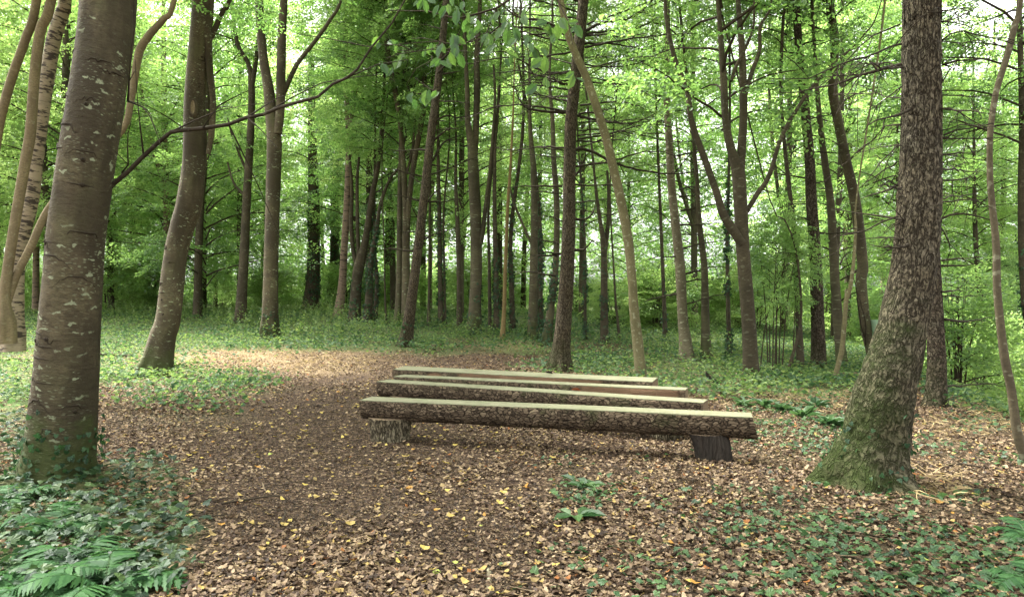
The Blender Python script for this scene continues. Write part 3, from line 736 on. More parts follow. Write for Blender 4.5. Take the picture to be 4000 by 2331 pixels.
tree('mottled_tree', 'straight reddish mottled trunk rising clear among ivy covered trunks left of centre',
     [(832, 782, 24), (842, 700, 19), (848, 600, 18), (854, 500, 17), (859, 350, 16), (855, 280, 13), (852, 200, 12), (850, 75, 11), (850, -10, 10)], bark='bark_mottled', flare=(.5, .5, 3, 1),
     forks=[[(860, 320, 10), (872, 240, 13), (874, 180, 13), (867, 75, 12), (862, -10, 10)]], crown=(CR[2], 11., 1., 1))
tree('multi_stem_tree', 'dark trunk splitting low into three spreading stems left of centre',
     [(872, 792, 30), (877, 700, 26), (884, 655, 28), (895, 610, 20), (902, 575, 17), (917, 475, 14), (932, 400, 11), (940, 300, 8)], bark='bark_dark', flare=(.4, .5, 3, 1), ivy=(500, 1.8, .1),
     forks=[[(878, 650, 12), (869, 615, 11), (864, 550, 11), (866, 470, 9), (860, 380, 6)], [(882, 640, 10), (880, 550, 10), (879, 450, 8), (884, 380, 6)]], crown=(CR[3], 6.5, .95, 3))
tree('ivy_clad_tree', 'leaning ivy covered trunk with a curved side stem, right of the low splitting tree',
     [(905, 797, 24), (910, 700, 17), (913, 640, 15), (925, 575, 10), (937, 500, 9), (960, 440, 7), (985, 400, 5)], bark='bark_dark', ivy=(1600, 4, .1), crown=(CP[1], 5.5, .9, 3))
tree('beech_tree', 'plain straight beech pole tight against the left side of the twin stemmed beech',
     [(978, 802, 18), (982, 700, 16), (984, 500, 13), (986, 400, 12), (990, 250, 9)], bark='bark_beech_far', crown=(CR[0], 7.5, .9, 5))
tree('beech_tree', 'slender pale beech parting into two curving stems beside the reddish leaning conifer',
     [(999, 803, 24), (999, 650, 20), (1000, 540, 19), (997, 480, 15), (989, 350, 12), (977, 250, 13), (954, 125, 14), (949, 0, 11), (948, -10, 10)], bark='bark_beech', flare=(.3, .4, 3, 1),
     forks=[[(1002, 560, 14), (1008, 480, 14), (1019, 400, 14), (1037, 300, 14), (1047, 225, 14), (1030, 125, 13), (1015, 60, 12), (1009, -10, 11)],
            [(1000, 430, 7), (1015, 370, 7), (1020, 300, 6), (1018, 240, 4)]], crown=(CR[1], 10.5, .9, 5))
tree('conifer', 'reddish conifer leaning right, its foot in herbs at the left end of the benches',
     [(997, 852, 33), (1003, 810, 28), (1018, 700, 24), (1042, 500, 22), (1059, 350, 21), (1072, 250, 20), (1084, 150, 18), (1094, 50, 17), (1098, -10, 16)], bark='bark_spruce', flare=(.5, .5, 4, 1), ivy=(130, .8, .09), seg=20,
     twigs=[([(1070, 300), (1100, 285), (1130, 290), (1197, 272)], 5, 7), ([(1064, 350), (1100, 320), (1130, 318)], 5, 6), ([(1060, 400), (1095, 350), (1140, 330)], 5, 5),
            ([(1055, 430), (1090, 420), (1140, 400), (1190, 380)], 4, 6), ([(1050, 500), (1080, 465), (1120, 455)], 4, 6), ([(1040, 590), (1060, 580), (1090, 570), (1130, 560)], 4, 4),
            ([(1085, 150), (1110, 120), (1140, 60)], 6, 3), ([(1030, 540), (1010, 500), (1004, 470)], 3, 4), ([(1078, 230), (1050, 215), (1020, 190)], 4, 4),
            ([(1080, 180), (1110, 150), (1145, 135)], 5, 4), ([(1048, 455), (1020, 440), (990, 410)], 3, 5)]+dead(R_, lambda y: 1105-y*.13, 20, 40, 620, 14, 40, 110),
     extra_top=6)
tree('beech_tree', 'grey beech with ivy wrapped foot and twin tops, behind the left half of the benches',
     [(1165, 822, 36), (1168, 780, 31), (1172, 650, 28), (1171, 540, 28), (1168, 480, 28), (1164, 400, 27), (1160, 350, 20), (1151, 300, 14), (1150, 225, 12), (1146, 150, 10), (1142, 50, 8), (1140, -10, 7)], bark='bark_beech_far', seg=24, flare=(.35, .5, 4, 1), ivy=(420, 1.6, .09),
     forks=[[(1168, 380, 16), (1172, 300, 16), (1174, 225, 16), (1174, 130, 14), (1180, 40, 11), (1182, -10, 10)],
            [(1182, 600, 14), (1190, 555, 11), (1197, 490, 9), (1205, 430, 9), (1212, 350, 8), (1218, 250, 7), (1215, 160, 5)]], crown=(CR[2], 10.5, 1., 2))
thin = [
 ('beech_tree', 'thin young trunk in the gap right of the reddish leaning conifer', [(1055, 802, 8), (1057, 650, 7), (1058, 480, 6), (1060, 330, 4)], 'bark_dark', None, (CR[3], 5.6, .8, 1)),
 ('ivy_clad_tree', 'black ivy covered trunk standing straight left of the grey twin topped beech', [(1085, 803, 14), (1083, 650, 12), (1080, 480, 10), (1078, 360, 7)], 'bark_dark', (1100, 4.5, .1), (CR[0], 7.0, .9, 1)),
 ('ivy_clad_tree', 'very thin ivy covered stem close beside the black ivy covered trunk', [(1096, 803, 7), (1093, 650, 6), (1092, 520, 5)], 'bark_dark', (400, 4, .09), (CP[2], 5.6, .8, 4)),
 ('beech_tree', 'smooth dark pole tree just left of the grey twin topped beech', [(1130, 807, 15), (1130, 700, 12), (1126, 550, 11), (1121, 440, 8), (1122, 330, 5)], 'bark_dark', None, (CR[1], 7.4, .9, 3)),
 ('beech_tree', 'narrow trunk touching the right flank of the grey twin topped beech', [(1206, 816, 9), (1204, 650, 8), (1203, 500, 6)], 'bark_dark', None, (CR[2], 5.8, .8, 3)),
 ('ivy_clad_tree', 'dark trunk just left of the thin tan pole behind the benches', [(1222, 822, 15), (1221, 700, 13), (1218, 560, 11), (1217, 440, 9), (1220, 330, 6)], 'bark_dark', (700, 3, .09), (CR[3], 7.5, .9, 3)),
 ('hazel_pole', 'thin tan bare pole standing alone behind the middle of the benches', [(1237, 836, 12), (1241, 760, 10), (1243, 680, 9), (1250, 500, 8), (1255, 430, 7), (1262, 300, 5), (1265, 200, 3)], 'bark_tan', None, None),
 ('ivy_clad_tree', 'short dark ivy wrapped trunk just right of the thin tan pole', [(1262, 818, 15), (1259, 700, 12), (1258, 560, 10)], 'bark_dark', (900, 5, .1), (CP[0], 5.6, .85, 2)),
 ('beech_tree', 'grey trunk with a slanting side branch, left of the large central conifer', [(1311, 836, 26), (1313, 680, 20), (1315, 520, 17), (1312, 420, 13), (1305, 320, 10), (1303, 200, 7)], 'bark_beech_far', (150, .9, .09), (CR[0], 8.5, .9, 2)),
 ('ivy_clad_tree', 'ivy blackened trunk between the grey trunk and the curved tree near the middle', [(1331, 822, 12), (1330, 680, 11), (1328, 540, 9)], 'bark_dark', (1200, 5, .1), (CR[1], 6.4, .8, 2)),
 ('beech_tree', 'curved trunk with a leaning ivy foot almost touching the large central conifer', [(1343, 852, 26), (1350, 800, 21), (1357, 750, 18), (1368, 650, 15), (1370, 500, 15), (1363, 400, 13), (1360, 300, 10), (1352, 180, 7)], 'bark_beech_far', (900, 2.6, .09), (CR[2], 8.0, .9, 2)),
 ('ivy_clad_tree', 'thin leaf covered stem in the bright gap right of the large central conifer', [(1440, 836, 8), (1440, 690, 7), (1438, 560, 5)], 'bark_dark', (900, 5, .09), (CP[1], 5.2, .7, 2)),
 ('beech_tree', 'dark trunk dividing into a V in the bright gap left of the leaning pale pole', [(1488, 846, 20), (1487, 760, 18), (1487, 700, 17), (1485, 600, 15), (1478, 550, 10), (1468, 480, 8), (1460, 400, 6)], 'bark_dark', (400, 2.4, .09), (CR[3], 8.4, .9, 2)),
 ('sapling', 'thin leaning sapling between the V shaped trunk and the pale leaning pole', [(1525, 835, 7), (1517, 760, 6), (1512, 690, 5)], 'bark_dark', None, (CP[2], 4., .6, 2)),
 ('ivy_clad_tree', 'slim trunk with sparse leaves to the left of the lichen pale trunk', [(1638, 838, 12), (1634, 740, 10), (1630, 640, 9)], 'bark_dark', (260, 2, .09), (CR[0], 5.6, .8, 5)),
 ('beech_tree', 'dark tree pale edged on one side, right of the lichen pale trunk', [(1738, 887, 26), (1736, 800, 22), (1735, 730, 20), (1733, 650, 17), (1722, 560, 15), (1718, 500, 12), (1712, 400, 9)], 'bark_beech_far', None, (CR[1], 6.2, .8, 5)),
 ('ivy_clad_tree', 'leafy ivy covered trunk standing left of the dark Y shaped beech', [(1795, 882, 13), (1792, 760, 11), (1790, 640, 10), (1790, 560, 8)], 'bark_dark', (1300, 5, .09), (CP[2], 5.8, .8, 5)),
 ('beech_tree', 'half hidden brown trunk just left of the rough dark conifer', [(1970, 915, 19), (1966, 800, 17), (1961, 690, 15), (1958, 600, 12)], 'bark_dark', (200, 4, .08), (CR[2], 5.5, .7, 5)),
 ('beech_tree', 'mossy trunk standing just right of the rough dark conifer', [(2072, 905, 28), (2067, 851, 25), (2055, 693, 24), (2053, 650, 24), (2044, 500, 20), (2030, 400, 18), (2018, 300, 14), (2008, 180, 10)], 'bark_beech_far', None, (CR[3], 6.8, .9, 5)),
 ('ivy_clad_tree', 'distant brown trunk wearing ivy left of the big mossy conifer', [(2182, 880, 22), (2176, 750, 19), (2172, 640, 17), (2150, 480, 15), (2134, 400, 14), (2122, 250, 10)], 'bark_pale', (500, 4, .09), (CR[0], 7.5, .9, 5)),
 ('ivy_clad_tree', 'dark trunk seen through leaves left of the second leaning beech', [(322, 748, 30), (327, 700, 26), (330, 600, 24), (325, 500, 20), (318, 400, 14)], 'bark_mottled', (420, 3, .1), (CR[1], 5.4, .9, 5)),
 ('ivy_clad_tree', 'shadowy leaning trunk right behind the big lichen spotted beech', [(268, 745, 26), (280, 650, 20), (300, 540, 16), (312, 450, 10)], 'bark_dark', (1200, 4, .1), (CR[2], 5.4, .9, 5)),
 ('forked_tree', 'black Y shaped tree in the gap between the two largest leaning beeches', [(358, 752, 26), (358, 680, 24), (352, 620, 14), (347, 560, 12), (342, 470, 8)], 'bark_dark', (500, 2.5, .1), (CR[3], 5.2, .85, 5)),
 ('ivy_clad_tree', 'dark slanting stem touching the left edge of the second leaning beech', [(392, 700, 16), (402, 600, 17), (410, 500, 14), (412, 420, 10)], 'bark_dark', (700, 6, .1), (CP[0], 6.4, .8, 5)),
 ('sapling', 'thin dark sapling with level side branches right of the second leaning beech', [(505, 748, 8), (505, 650, 7), (508, 560, 5), (508, 480, 3)], 'bark_dark', None, (CP[1], 4.6, .6, 5)),
 ('ivy_clad_tree', 'broad ivy footed trunk close left of the slim high forking tree', [(556, 748, 28), (565, 650, 19), (572, 560, 14), (570, 450, 10)], 'bark_dark', (800, 2.2, .1), (CR[0], 5.5, .9, 2)),
 ('ivy_clad_tree', 'ivy darkened trunk between the stout ivy trunk and the mottled trunk', [(792, 760, 14), (797, 700, 11), (795, 640, 9)], 'bark_dark', (1100, 5, .1), (CR[1], 5.4, .9, 2)),
 ('ivy_clad_tree', 'slim ivy trunk standing hard against the leaning ivy covered trunk', [(922, 792, 13), (927, 700, 10), (922, 600, 8)], 'bark_dark', (900, 5, .1), (CR[2], 5.4, .9, 2)),
 ('sapling', 'bare thin sapling left of the twin stemmed pale beech', [(950, 800, 5), (947, 700, 4), (946, 620, 3)], 'bark_dark', None, None),
]
for i, (nm, lb, pl, bk, ivy, cr) in enumerate(thin):
    if cr and 1040 < pl[0][0] < 1420 and i % 3: cr = None
    if cr: cr = (cr[0], cr[1]+1.0, cr[2]*.74, cr[3], 1.25)
    fk = []
    if 'V in the bright' in lb: fk = [[(1488, 620, 12), (1496, 560, 10), (1498, 480, 8), (1494, 420, 6)]]
    if 'Y shaped tree' in lb: fk = [[(362, 660, 14), (378, 630, 13), (388, 590, 11), (400, 530, 9), (408, 460, 6)]]
    if 'slanting side branch' in lb: fk = [[(1308, 600, 7), (1290, 560, 6), (1265, 500, 6), (1255, 460, 4)]]
    tree(nm, lb, pl, bark=bk, seg=12, step=.2, flare=(.4, .4, 3, i), ivy=ivy, crown=cr, forks=fk, rough=.08)

tree('conifer', 'large straight conifer with many dead side branches right behind the benches',
     [(1378, 912, 52), (1380, 870, 46), (1386, 800, 40), (1394, 700, 36), (1400, 550, 33), (1402, 400, 30), (1405, 300, 29), (1415, 200, 28), (1426, 100, 28), (1436, 0, 26), (1437, -10, 26)],
     crown=(CN[0], 8.6, 1.2, 1.), bark='bark_spruce', seg=40, step=.05, rough=.05, flare=(.55, .2, 4, 0.), groove=.006, extra_top=7,  # unseen crown added for the shade it throws on the clearing
     twigs=[([(1400, 78), (1330, 52), (1270, 40), (1215, -5)], 8, 8), ([(1398, 88), (1320, 70), (1240, 62), (1190, 30)], 6, 9), ([(1410, 175), (1360, 180), (1300, 160), (1250, 130), (1190, 128)], 6, 9),
            ([(1395, 278), (1330, 272), (1290, 262), (1262, 210)], 7, 6), ([(1395, 275), (1320, 262), (1230, 262), (1130, 300)], 5, 9), ([(1392, 210), (1340, 190), (1270, 175), (1200, 185)], 5, 9),
            ([(1390, 365), (1340, 362), (1270, 370), (1197, 362)], 5, 6), ([(1385, 460), (1310, 458), (1245, 462)], 5, 4), ([(1385, 545), (1340, 530), (1305, 545)], 3, 3),
            ([(1436, 80), (1480, 58), (1550, 45), (1610, 10)], 8, 8), ([(1436, 85), (1490, 78), (1560, 72), (1620, 45)], 6, 8), ([(1435, 108), (1500, 108), (1600, 125), (1655, 138)], 5, 9),
            ([(1430, 160), (1500, 165), (1560, 158), (1610, 140)], 4, 8), ([(1425, 200), (1520, 210), (1600, 228), (1660, 220)], 4, 8), ([(1420, 285), (1480, 298), (1560, 303), (1630, 270)], 6, 9),
            ([(1415, 369), (1450, 370), (1510, 400), (1580, 420), (1650, 428), (1735, 420)], 8, 6), ([(1412, 455), (1500, 455), (1620, 440)], 4, 5), ([(1408, 540), (1440, 540), (1458, 522), (1466, 495)], 7, 3),
            ([(1410, 617), (1435, 615), (1448, 605), (1457, 592)], 7, 1), ([(1405, 448), (1425, 420), (1438, 390), (1442, 370)], 6, 4), ([(1378, 625), (1350, 622), (1328, 618)], 5, 2)]
            +dead(R_, lambda y: 1437-y*.085, 28, 0, 420, 34, 90, 300)+dead(R_, lambda y: 1437-y*.085, 28, 420, 700, 9, 30, 150))
tree('leaning_tree', 'pale smooth pole leaning far to the left in front of the large central conifer',
     [(1578, 928, 29), (1570, 850, 27), (1560, 760, 24), (1556, 700, 22), (1547, 600, 24), (1529, 500, 23), (1506, 400, 22), (1487, 325, 21), (1446, 200, 20), (1403, 100, 18), (1379, 0, 15), (1376, -10, 14)],
     bark='bark_lean', seg=24, step=.08, rough=.07, flare=(.12, .3, 3, 1), extra_top=4, zwob=.1)
tree('conifer', 'lichen pale trunk with short broken side twigs, right of the leaning pale pole',
     [(1692, 887, 34), (1686, 830, 28), (1680, 780, 25), (1673, 650, 25), (1662, 550, 22), (1652, 450, 20), (1648, 375, 18), (1640, 225, 16), (1642, 150, 13), (1644, 60, 11), (1644, -10, 10)], bark='bark_pale', seg=20, flare=(.4, .4, 3, 1),
     twigs=[([(1648, 440), (1700, 380), (1760, 340)], 3, 5), ([(1665, 560), (1620, 520), (1570, 500)], 3, 5)]+dead(R_, lambda y: 1640+y*.05, 18, 150, 760, 22, 30, 130), extra_top=6)
tree('beech_tree', 'dark Y shaped beech with a long rising limb on each side, right of the benches',
     [(1851, 936, 42), (1847, 880, 38), (1843, 800, 36), (1835, 700, 35), (1827, 600, 34), (1822, 500, 34), (1816, 420, 34), (1800, 370, 22), (1786, 300, 18), (1781, 200, 18), (1774, 100, 14), (1767, 0, 11), (1766, -10, 10)],
     bark='bark_dark', seg=28, step=.07, rough=.04, flare=(.2, .3, 3, 1), zwob=.15,
     forks=[[(1826, 600, 24), (1801, 562, 24), (1779, 525, 21), (1762, 470, 18), (1737, 400, 17), (1702, 300, 15), (1692, 225, 14), (1662, 150, 12), (1642, 60, 10), (1636, -10, 8)],
            [(1822, 420, 22), (1826, 350, 22), (1829, 300, 20), (1829, 225, 20), (1826, 125, 17), (1816, 0, 12), (1815, -10, 11)],
            [(1830, 250, 12), (1839, 215, 12), (1855, 165, 11), (1869, 125, 10), (1871, 65, 9), (1889, 35, 6), (1900, -10, 4)],
            [(1800, 200, 9), (1811, 165, 9), (1834, 120, 8), (1854, 65, 7), (1856, -10, 5)],
            [(1832, 530, 12), (1844, 510, 13), (1865, 475, 13), (1884, 450, 13), (1899, 415, 12), (1912, 370, 11), (1929, 325, 11), (1964, 265, 10), (1999, 215, 9), (2034, 175, 8), (2084, 130, 6), (2124, 88, 5), (2164, 20, 3)]],
     crown=(CN[1], 4.6, 1.1, 1.), extra_top=4)
tree('conifer', 'rough dark conifer standing upright behind the thin leaning tan sapling',
     [(2015, 912, 42), (2015, 878, 37), (2009, 693, 31), (2008, 650, 31), (1997, 500, 28), (1993, 400, 26), (1984, 300, 24), (1975, 200, 22), (1965, 100, 20), (1959, 0, 18), (1958, -10, 18)],
     bark='bark_dark_pine', seg=28, step=.08, rough=.05, flare=(.25, .3, 3, 1), twigs=dead(R_, lambda y: 1959+y*.07, 22, 80, 640, 14, 30, 120), extra_top=6)
tree('beech_tree', 'brown curving beech with bare ivy stems climbing its foot, left of the big mossy conifer',
     [(2150, 905, 26), (2144, 867, 26), (2130, 800, 28), (2119, 693, 28), (2123, 650, 28), (2105, 500, 27), (2083, 400, 25), (2063, 300, 24), (2050, 225, 25), (2053, 160, 22), (2054, 100, 22), (2046, 40, 22), (2042, -10, 22)],
     bark='bark_beech', seg=24, step=.09, rough=.05, flare=(.1, .3, 3, 1), crown=(CR[2], 7.5, .8, 3.),
     twigs=[([(2125, 830), (2112, 760), (2105, 700), (2085, 650), (2078, 620)], 3, 6, -.3), ([(2130, 850), (2128, 780), (2110, 720)], 3, 4, -.3)])
tree('leaning_sapling', 'thin tan sapling leaning right in front of the rough dark conifer',
     [(2052, 947, 13), (2062, 900, 13), (2071, 867, 13), (2079, 783, 12), (2082, 740, 12), (2092, 709, 11), (2100, 650, 9), (2106, 560, 7), (2110, 470, 4)], bark='bark_lean', seg=12, flare=(.2, .2, 3, 1))
big = tree('conifer', 'huge rough barked conifer sweeping up from a mossy flared foot at the right',
     [(2133, 1190, 212), (2140, 1140, 186), (2152, 1090, 172), (2164, 1010, 168), (2186, 930, 152), (2202, 880, 144), (2222, 799, 130), (2244, 693, 121), (2256, 600, 120), (2262, 500, 116), (2265, 400, 108), (2267, 300, 105), (2268, 150, 102), (2269, 0, 100), (2269, -10, 100)],
     crown=(CN[1], 6.8, 1.7, 2., .7), bark='bark_big_pine', seg=150, step=.014, rough=.05, flare=(.42, .17, 3, 0.), groove=.011, ivy=(260, .55, .055), extra_top=7, zwob=.1,  # crown out of view, made oversized so its shade reaches the benches
     twigs=[([(2218, 160), (2120, 185), (2060, 205), (2000, 225), (1925, 230)], 7, 4), ([(2218, 105), (2160, 130), (2100, 148), (1990, 192), (1900, 190)], 5, 7), ([(2215, 305), (2180, 310), (2140, 350), (2080, 400)], 4, 5),
            ([(2208, 403), (2180, 415), (2150, 440), (2115, 462)], 4, 4), ([(2208, 456), (2170, 470), (2116, 490)], 7, 0), ([(2204, 532), (2170, 548), (2130, 568), (2080, 582), (2060, 620), (2010, 642)], 4, 5),
            ([(2238, 268), (2212, 282), (2180, 288), (2134, 306)], 7, 2, -.4), ([(2234, 602), (2222, 604), (2208, 606)], 9, 0, -.3), ([(2205, 455), (2190, 445), (2180, 440)], 4, 4),
            ([(2316, 165), (2350, 155), (2400, 150), (2445, 142)], 5, 6), ([(2318, 234), (2400, 234), (2520, 235)], 3, 3), ([(2316, 262), (2360, 275), (2430, 318)], 4, 4), ([(2316, 328), (2380, 315), (2440, 300)], 4, 4),
            ([(2316, 341), (2400, 338), (2505, 335)], 4, 3), ([(2316, 380), (2360, 378), (2405, 372)], 4, 2), ([(2318, 205), (2345, 170), (2390, 110)], 3, 5), ([(2318, 446), (2370, 440), (2412, 424)], 4, 3),
            ([(2316, 100), (2370, 80), (2470, 100), (2530, 125)], 4, 6), ([(2215, 60), (2150, 90), (2080, 150), (2000, 250)], 4, 6), ([(2214, 215), (2160, 260), (2120, 330)], 3, 6), ([(2316, 60), (2360, 40), (2430, 5)], 4, 6),
            ([(2212, 355), (2170, 400), (2130, 450)], 3, 6), ([(2318, 560), (2335, 600), (2330, 660)], 3, 2)]
            +dead(R_, lambda y: 2267, 100, 10, 640, 16, 60, 190, .05))
tree('conifer', 'dark rough conifer trunk half hidden behind the huge mossy conifer',
     [(2302, 1000, 62), (2303, 983, 58), (2306, 900, 50), (2304, 851, 47), (2298, 700, 42), (2288, 500, 36), (2276, 250, 30), (2268, 0, 26), (2268, -10, 25)], bark='bark_dark_pine', seg=40, step=.06, rough=.05, flare=(.2, .2, 4, 1), groove=.006,
     twigs=[([(2315, 497), (2380, 492), (2450, 490)], 4, 3), ([(2315, 537), (2365, 525), (2430, 540), (2465, 555)], 5, 3), ([(2318, 641), (2360, 637), (2412, 632)], 5, 0), ([(2318, 654), (2360, 654), (2398, 650)], 5, 0),
            ([(2320, 718), (2350, 715), (2365, 710)], 5, 1), ([(2322, 728), (2380, 730), (2440, 722)], 3, 2), ([(2324, 787), (2390, 790), (2445, 781)], 6, 0), ([(2326, 950), (2360, 948), (2420, 944), (2470, 952)], 5, 3, .6)], extra_top=7)
tree('slender_tree', 'slim grey curving trunk in front of the bright hollow at the right edge',
     [(2532, 1170, 28), (2520, 1120, 27), (2503, 1063, 26), (2488, 957, 24), (2472, 878, 24), (2459, 772, 22), (2453, 693, 21), (2451, 600, 20), (2441, 500, 18), (2436, 425, 16), (2437, 325, 16), (2452, 225, 17), (2478, 140, 18), (2498, 60, 18), (2512, -5, 16)], Y=6.3,
     bark='bark_grey', seg=24, step=.05, rough=.08, flare=(.15, .2, 3, 1), crown=(CN[0], 5.0, .75, 3.), extra_top=3, zwob=.08)
tree('beech_tree', 'dark ivy hung trunk cut off by the right edge of the picture',
     [(2560, 900, 28), (2530, 780, 26), (2518, 650, 22), (2514, 500, 20), (2516, 300, 18), (2512, 150, 16), (2508, -10, 14)], Y=12.5, bark='bark_dark', seg=20, ivy=(500, 4, .08), crown=(CR[1], 5.5, .8, 3.))

# healed pale wound on the second beech
o2 = [o for o, _, _ in TREES][1]; Y2 = TREES[1][1].y
pc = arr(at(488, 272, Y2))-arr(o2.location)+np.array([0, -.235, 0]); th = np.linspace(0, 2*np.pi, 20, endpoint=False)
def oval(rx, rz, dy): return pc+np.stack([np.cos(th)*rx+.12*rz*np.sin(th)*0, np.full(20, dy), np.sin(th)*rz], -1)
wb = Bag(); Vw = np.vstack([oval(.075, .20, .06), oval(.06, .17, -.012), oval(.042, .135, -.006), oval(.034, .12, .004), pc[None]+[0, .004, 0]])
Qs = np.concatenate([np.stack([k*20+np.arange(20), k*20+(np.arange(20)+1) % 20, (k+1)*20+(np.arange(20)+1) % 20, (k+1)*20+np.arange(20)], -1) for k in range(2)])
wb.add(Vw, Qs, 0); wb.G.append((np.stack([40+np.arange(20), 40+(np.arange(20)+1) % 20, 60+(np.arange(20)+1) % 20, 60+np.arange(20)], -1), 1)); wb.fa.append(np.zeros(20))
wb.G.append((np.stack([60+np.arange(20), 60+(np.arange(20)+1) % 20, np.full(20, 80)], -1), 1)); wb.fa.append(np.zeros(20))
tag(link('healed_wound', wb.mesh('healed_wound', [M['bark_beech'], M['bark_cream']], True), o2), 'pale oval healed wound')

# ------------------------------------------------------------------ trees farther back and the undergrowth
far_r = np.random.default_rng(321)
FAR_BARKS = ['bark_dark', 'bark_beech_far', 'bark_dark', 'bark_mottled', 'bark_dark']
protos = []
def far_tree(k):
    o = empty('woodland_tree', (0, 0, 0))
    r = np.random.default_rng(700+k); lean = r.normal(0, .35, 2); H = 15.
    P = np.array([[0, 0, -.5], [lean[0]*.2, lean[1]*.2, 3], [lean[0]*.8, lean[1]*.8, 7], [lean[0], lean[1], H]]); rr = r.uniform(.07, .15)
    V, Q, tc = tube(P, [rr*1.15, rr, rr*.85, rr*.3], 10, .4, .08, 3, (.4, .4, 3, k), k)
    b = Bag(); b.add(V, Q, 0, None, tc)
    if k % 2:
        V, Q, tc = tube(np.array([[lean[0]*.3, 0, 4], [lean[0]+.5, .3, 6.5], [lean[0]+.9, .5, 10], [1.2, .4, 14]]), [rr*.6, rr*.55, rr*.4, .03], 8, .4, .08); b.add(V, Q, 0, None, tc)
    link('trunk', b.mesh('trunk', [M[FAR_BARKS[k % 5]]], True), o)
    c = link('crown', (CR+CP)[k % 7], o, (lean[0]*.7, lean[1]*.7, 0)); c.location.z = 4.0
    return o
for k in range(7): protos.append(far_tree(k))
spots = []
taken = [(b.x, b.y) for _, b, _ in TREES]
tries = 0
while len(spots) < 60 and tries < 9000:
    tries += 1
    y = far_r.uniform(27, 52) if len(spots) > 12 else far_r.uniform(24, 34)
    x = far_r.uniform(-.82, .86)*y if len(spots) % 5 else far_r.uniform(-.8, -.15)*y
    if y > 40 and x/y > -.1 and tries % 2: continue
    if any((x-a)**2+(y-b)**2 < (2.2+.02*y)**2 for a, b in taken+spots): continue
    spots.append((x, y))
SHAPES = ['straight', 'forked', 'bare stemmed', 'leaning', 'leafy', 'slim', 'pale leaved']
for i, (x, y) in enumerate(spots):
    o = protos[i] if i < 7 else copy_tree(protos[i % 7])
    k = i % 7
    o.location = (x, y, gz(x, y)); o.rotation_euler[2] = far_r.uniform(0, 6.28)
    s = far_r.uniform(.85, 1.25)+.004*y; o.scale = (s*.95, s*.95, s)
    right = x/y > .3
    for c_ in o.children:
        if c_.name.startswith('crown'): c_.location.z = far_r.uniform(1.8, 5.5) if i % 3 else far_r.uniform(.6, 2.5)
    zone = ('left of the big leaning beeches' if x/y < -.55 else 'behind the two leaning beeches' if x/y < -.3 else 'behind the ivy covered trunks' if x/y < -.08
            else 'behind the large central conifer' if x/y < .15 else 'behind the Y shaped beech' if x/y < .4 else 'in the hollow beyond the mossy conifer')
    kind = 'slim far off tree' if k % 2 == 0 else 'far off forked tree'
    tag(o, kind+' deep in the wood '+zone, 'tree', 'far trees deep in the wood '+zone)

br = np.random.default_rng(55)
def make_bush(k):
    o = empty('bush', (0, 0, 0)); b = Bag()
    for s in range(7):
        a = s*.9+br.uniform(-.3, .3); q = br.uniform(.2, .6)
        V, Q, tc = tube(np.array([[math.cos(a)*.08, math.sin(a)*.08, -.1], [math.cos(a)*q*.5, math.sin(a)*q*.5, 1.2], [math.cos(a)*q*1.3, math.sin(a)*q*1.3, 2.7]]), [.022, .016, .006], 5, .3); b.add(V, Q, 0, None, tc)
    link('stems', b.mesh('stems', [M['twig']], True), o)
    link('foliage', CB[k], o, (0, 0, .15))
    return o
bp = [make_bush(k) for k in range(3)]
bspots = []
for j in range(64):
    if j < 30: y = br.uniform(24, 40); x = y*br.uniform(.12, .82)
    elif j < 50: y = br.uniform(33, 50); x = y*br.uniform(-.8, .2)
    else: y = br.uniform(50, 61); x = y*br.uniform(-.8, .8)
    if x/y > .45 and j % 2: y = br.uniform(14, 24); x = y*br.uniform(.58, .84)
    bspots.append((x, y))
for i, (x, y) in enumerate(bspots):
    o = bp[i] if i < 3 else copy_tree(bp[i % 3])
    o.location = (x, y, gz(x, y)-.05); o.rotation_euler[2] = br.uniform(0, 6.28); s = br.uniform(.7, 1.25); o.scale = (s, s, s*br.uniform(.75, 1.1))
    zone = 'left of the forked beech' if x/y < -.35 else 'beneath the ivy covered trunks' if x/y < .0 else 'behind the pale leaning pole' if x/y < .28 else 'behind the rough dark conifer' if x/y < .5 else 'in the hollow at the right'
    tag(o, ('bright' if i % 3 == 1 else 'deep')+' green leafy bush in the undergrowth '+zone, 'bush', 'bushes in the undergrowth '+zone)

# the far edge of the wood: one leafy mass
bag = Bag(); n = 300000
a = rng.uniform(-.80, .80, n); d = rng.uniform(64, 88, n); x = np.sin(a)*d*1.1; y = np.cos(a)*d
hh = 31*(.25+1.0*n2(x, y, .10, 61)); z = ground_z(x, y)+hh*rng.random(n)**1.5
keep = fbm(np.stack([x, y, z], -1)*.35, 2, 9) > .43
x, y, z = x[keep], y[keep], z[keep]; n = len(x)
leaves(bag, np.stack([x, y, z], -1), rdir(n, 0, 1), upn(n, .6), rng.uniform(.22, .46, n), LF_QUAD)
tag(link('distant_woodland', bag.mesh('distant_woodland', [M['edge']])), 'sunlit leafy far edge of the wood seen through the trunks', 'woodland', kind='stuff')

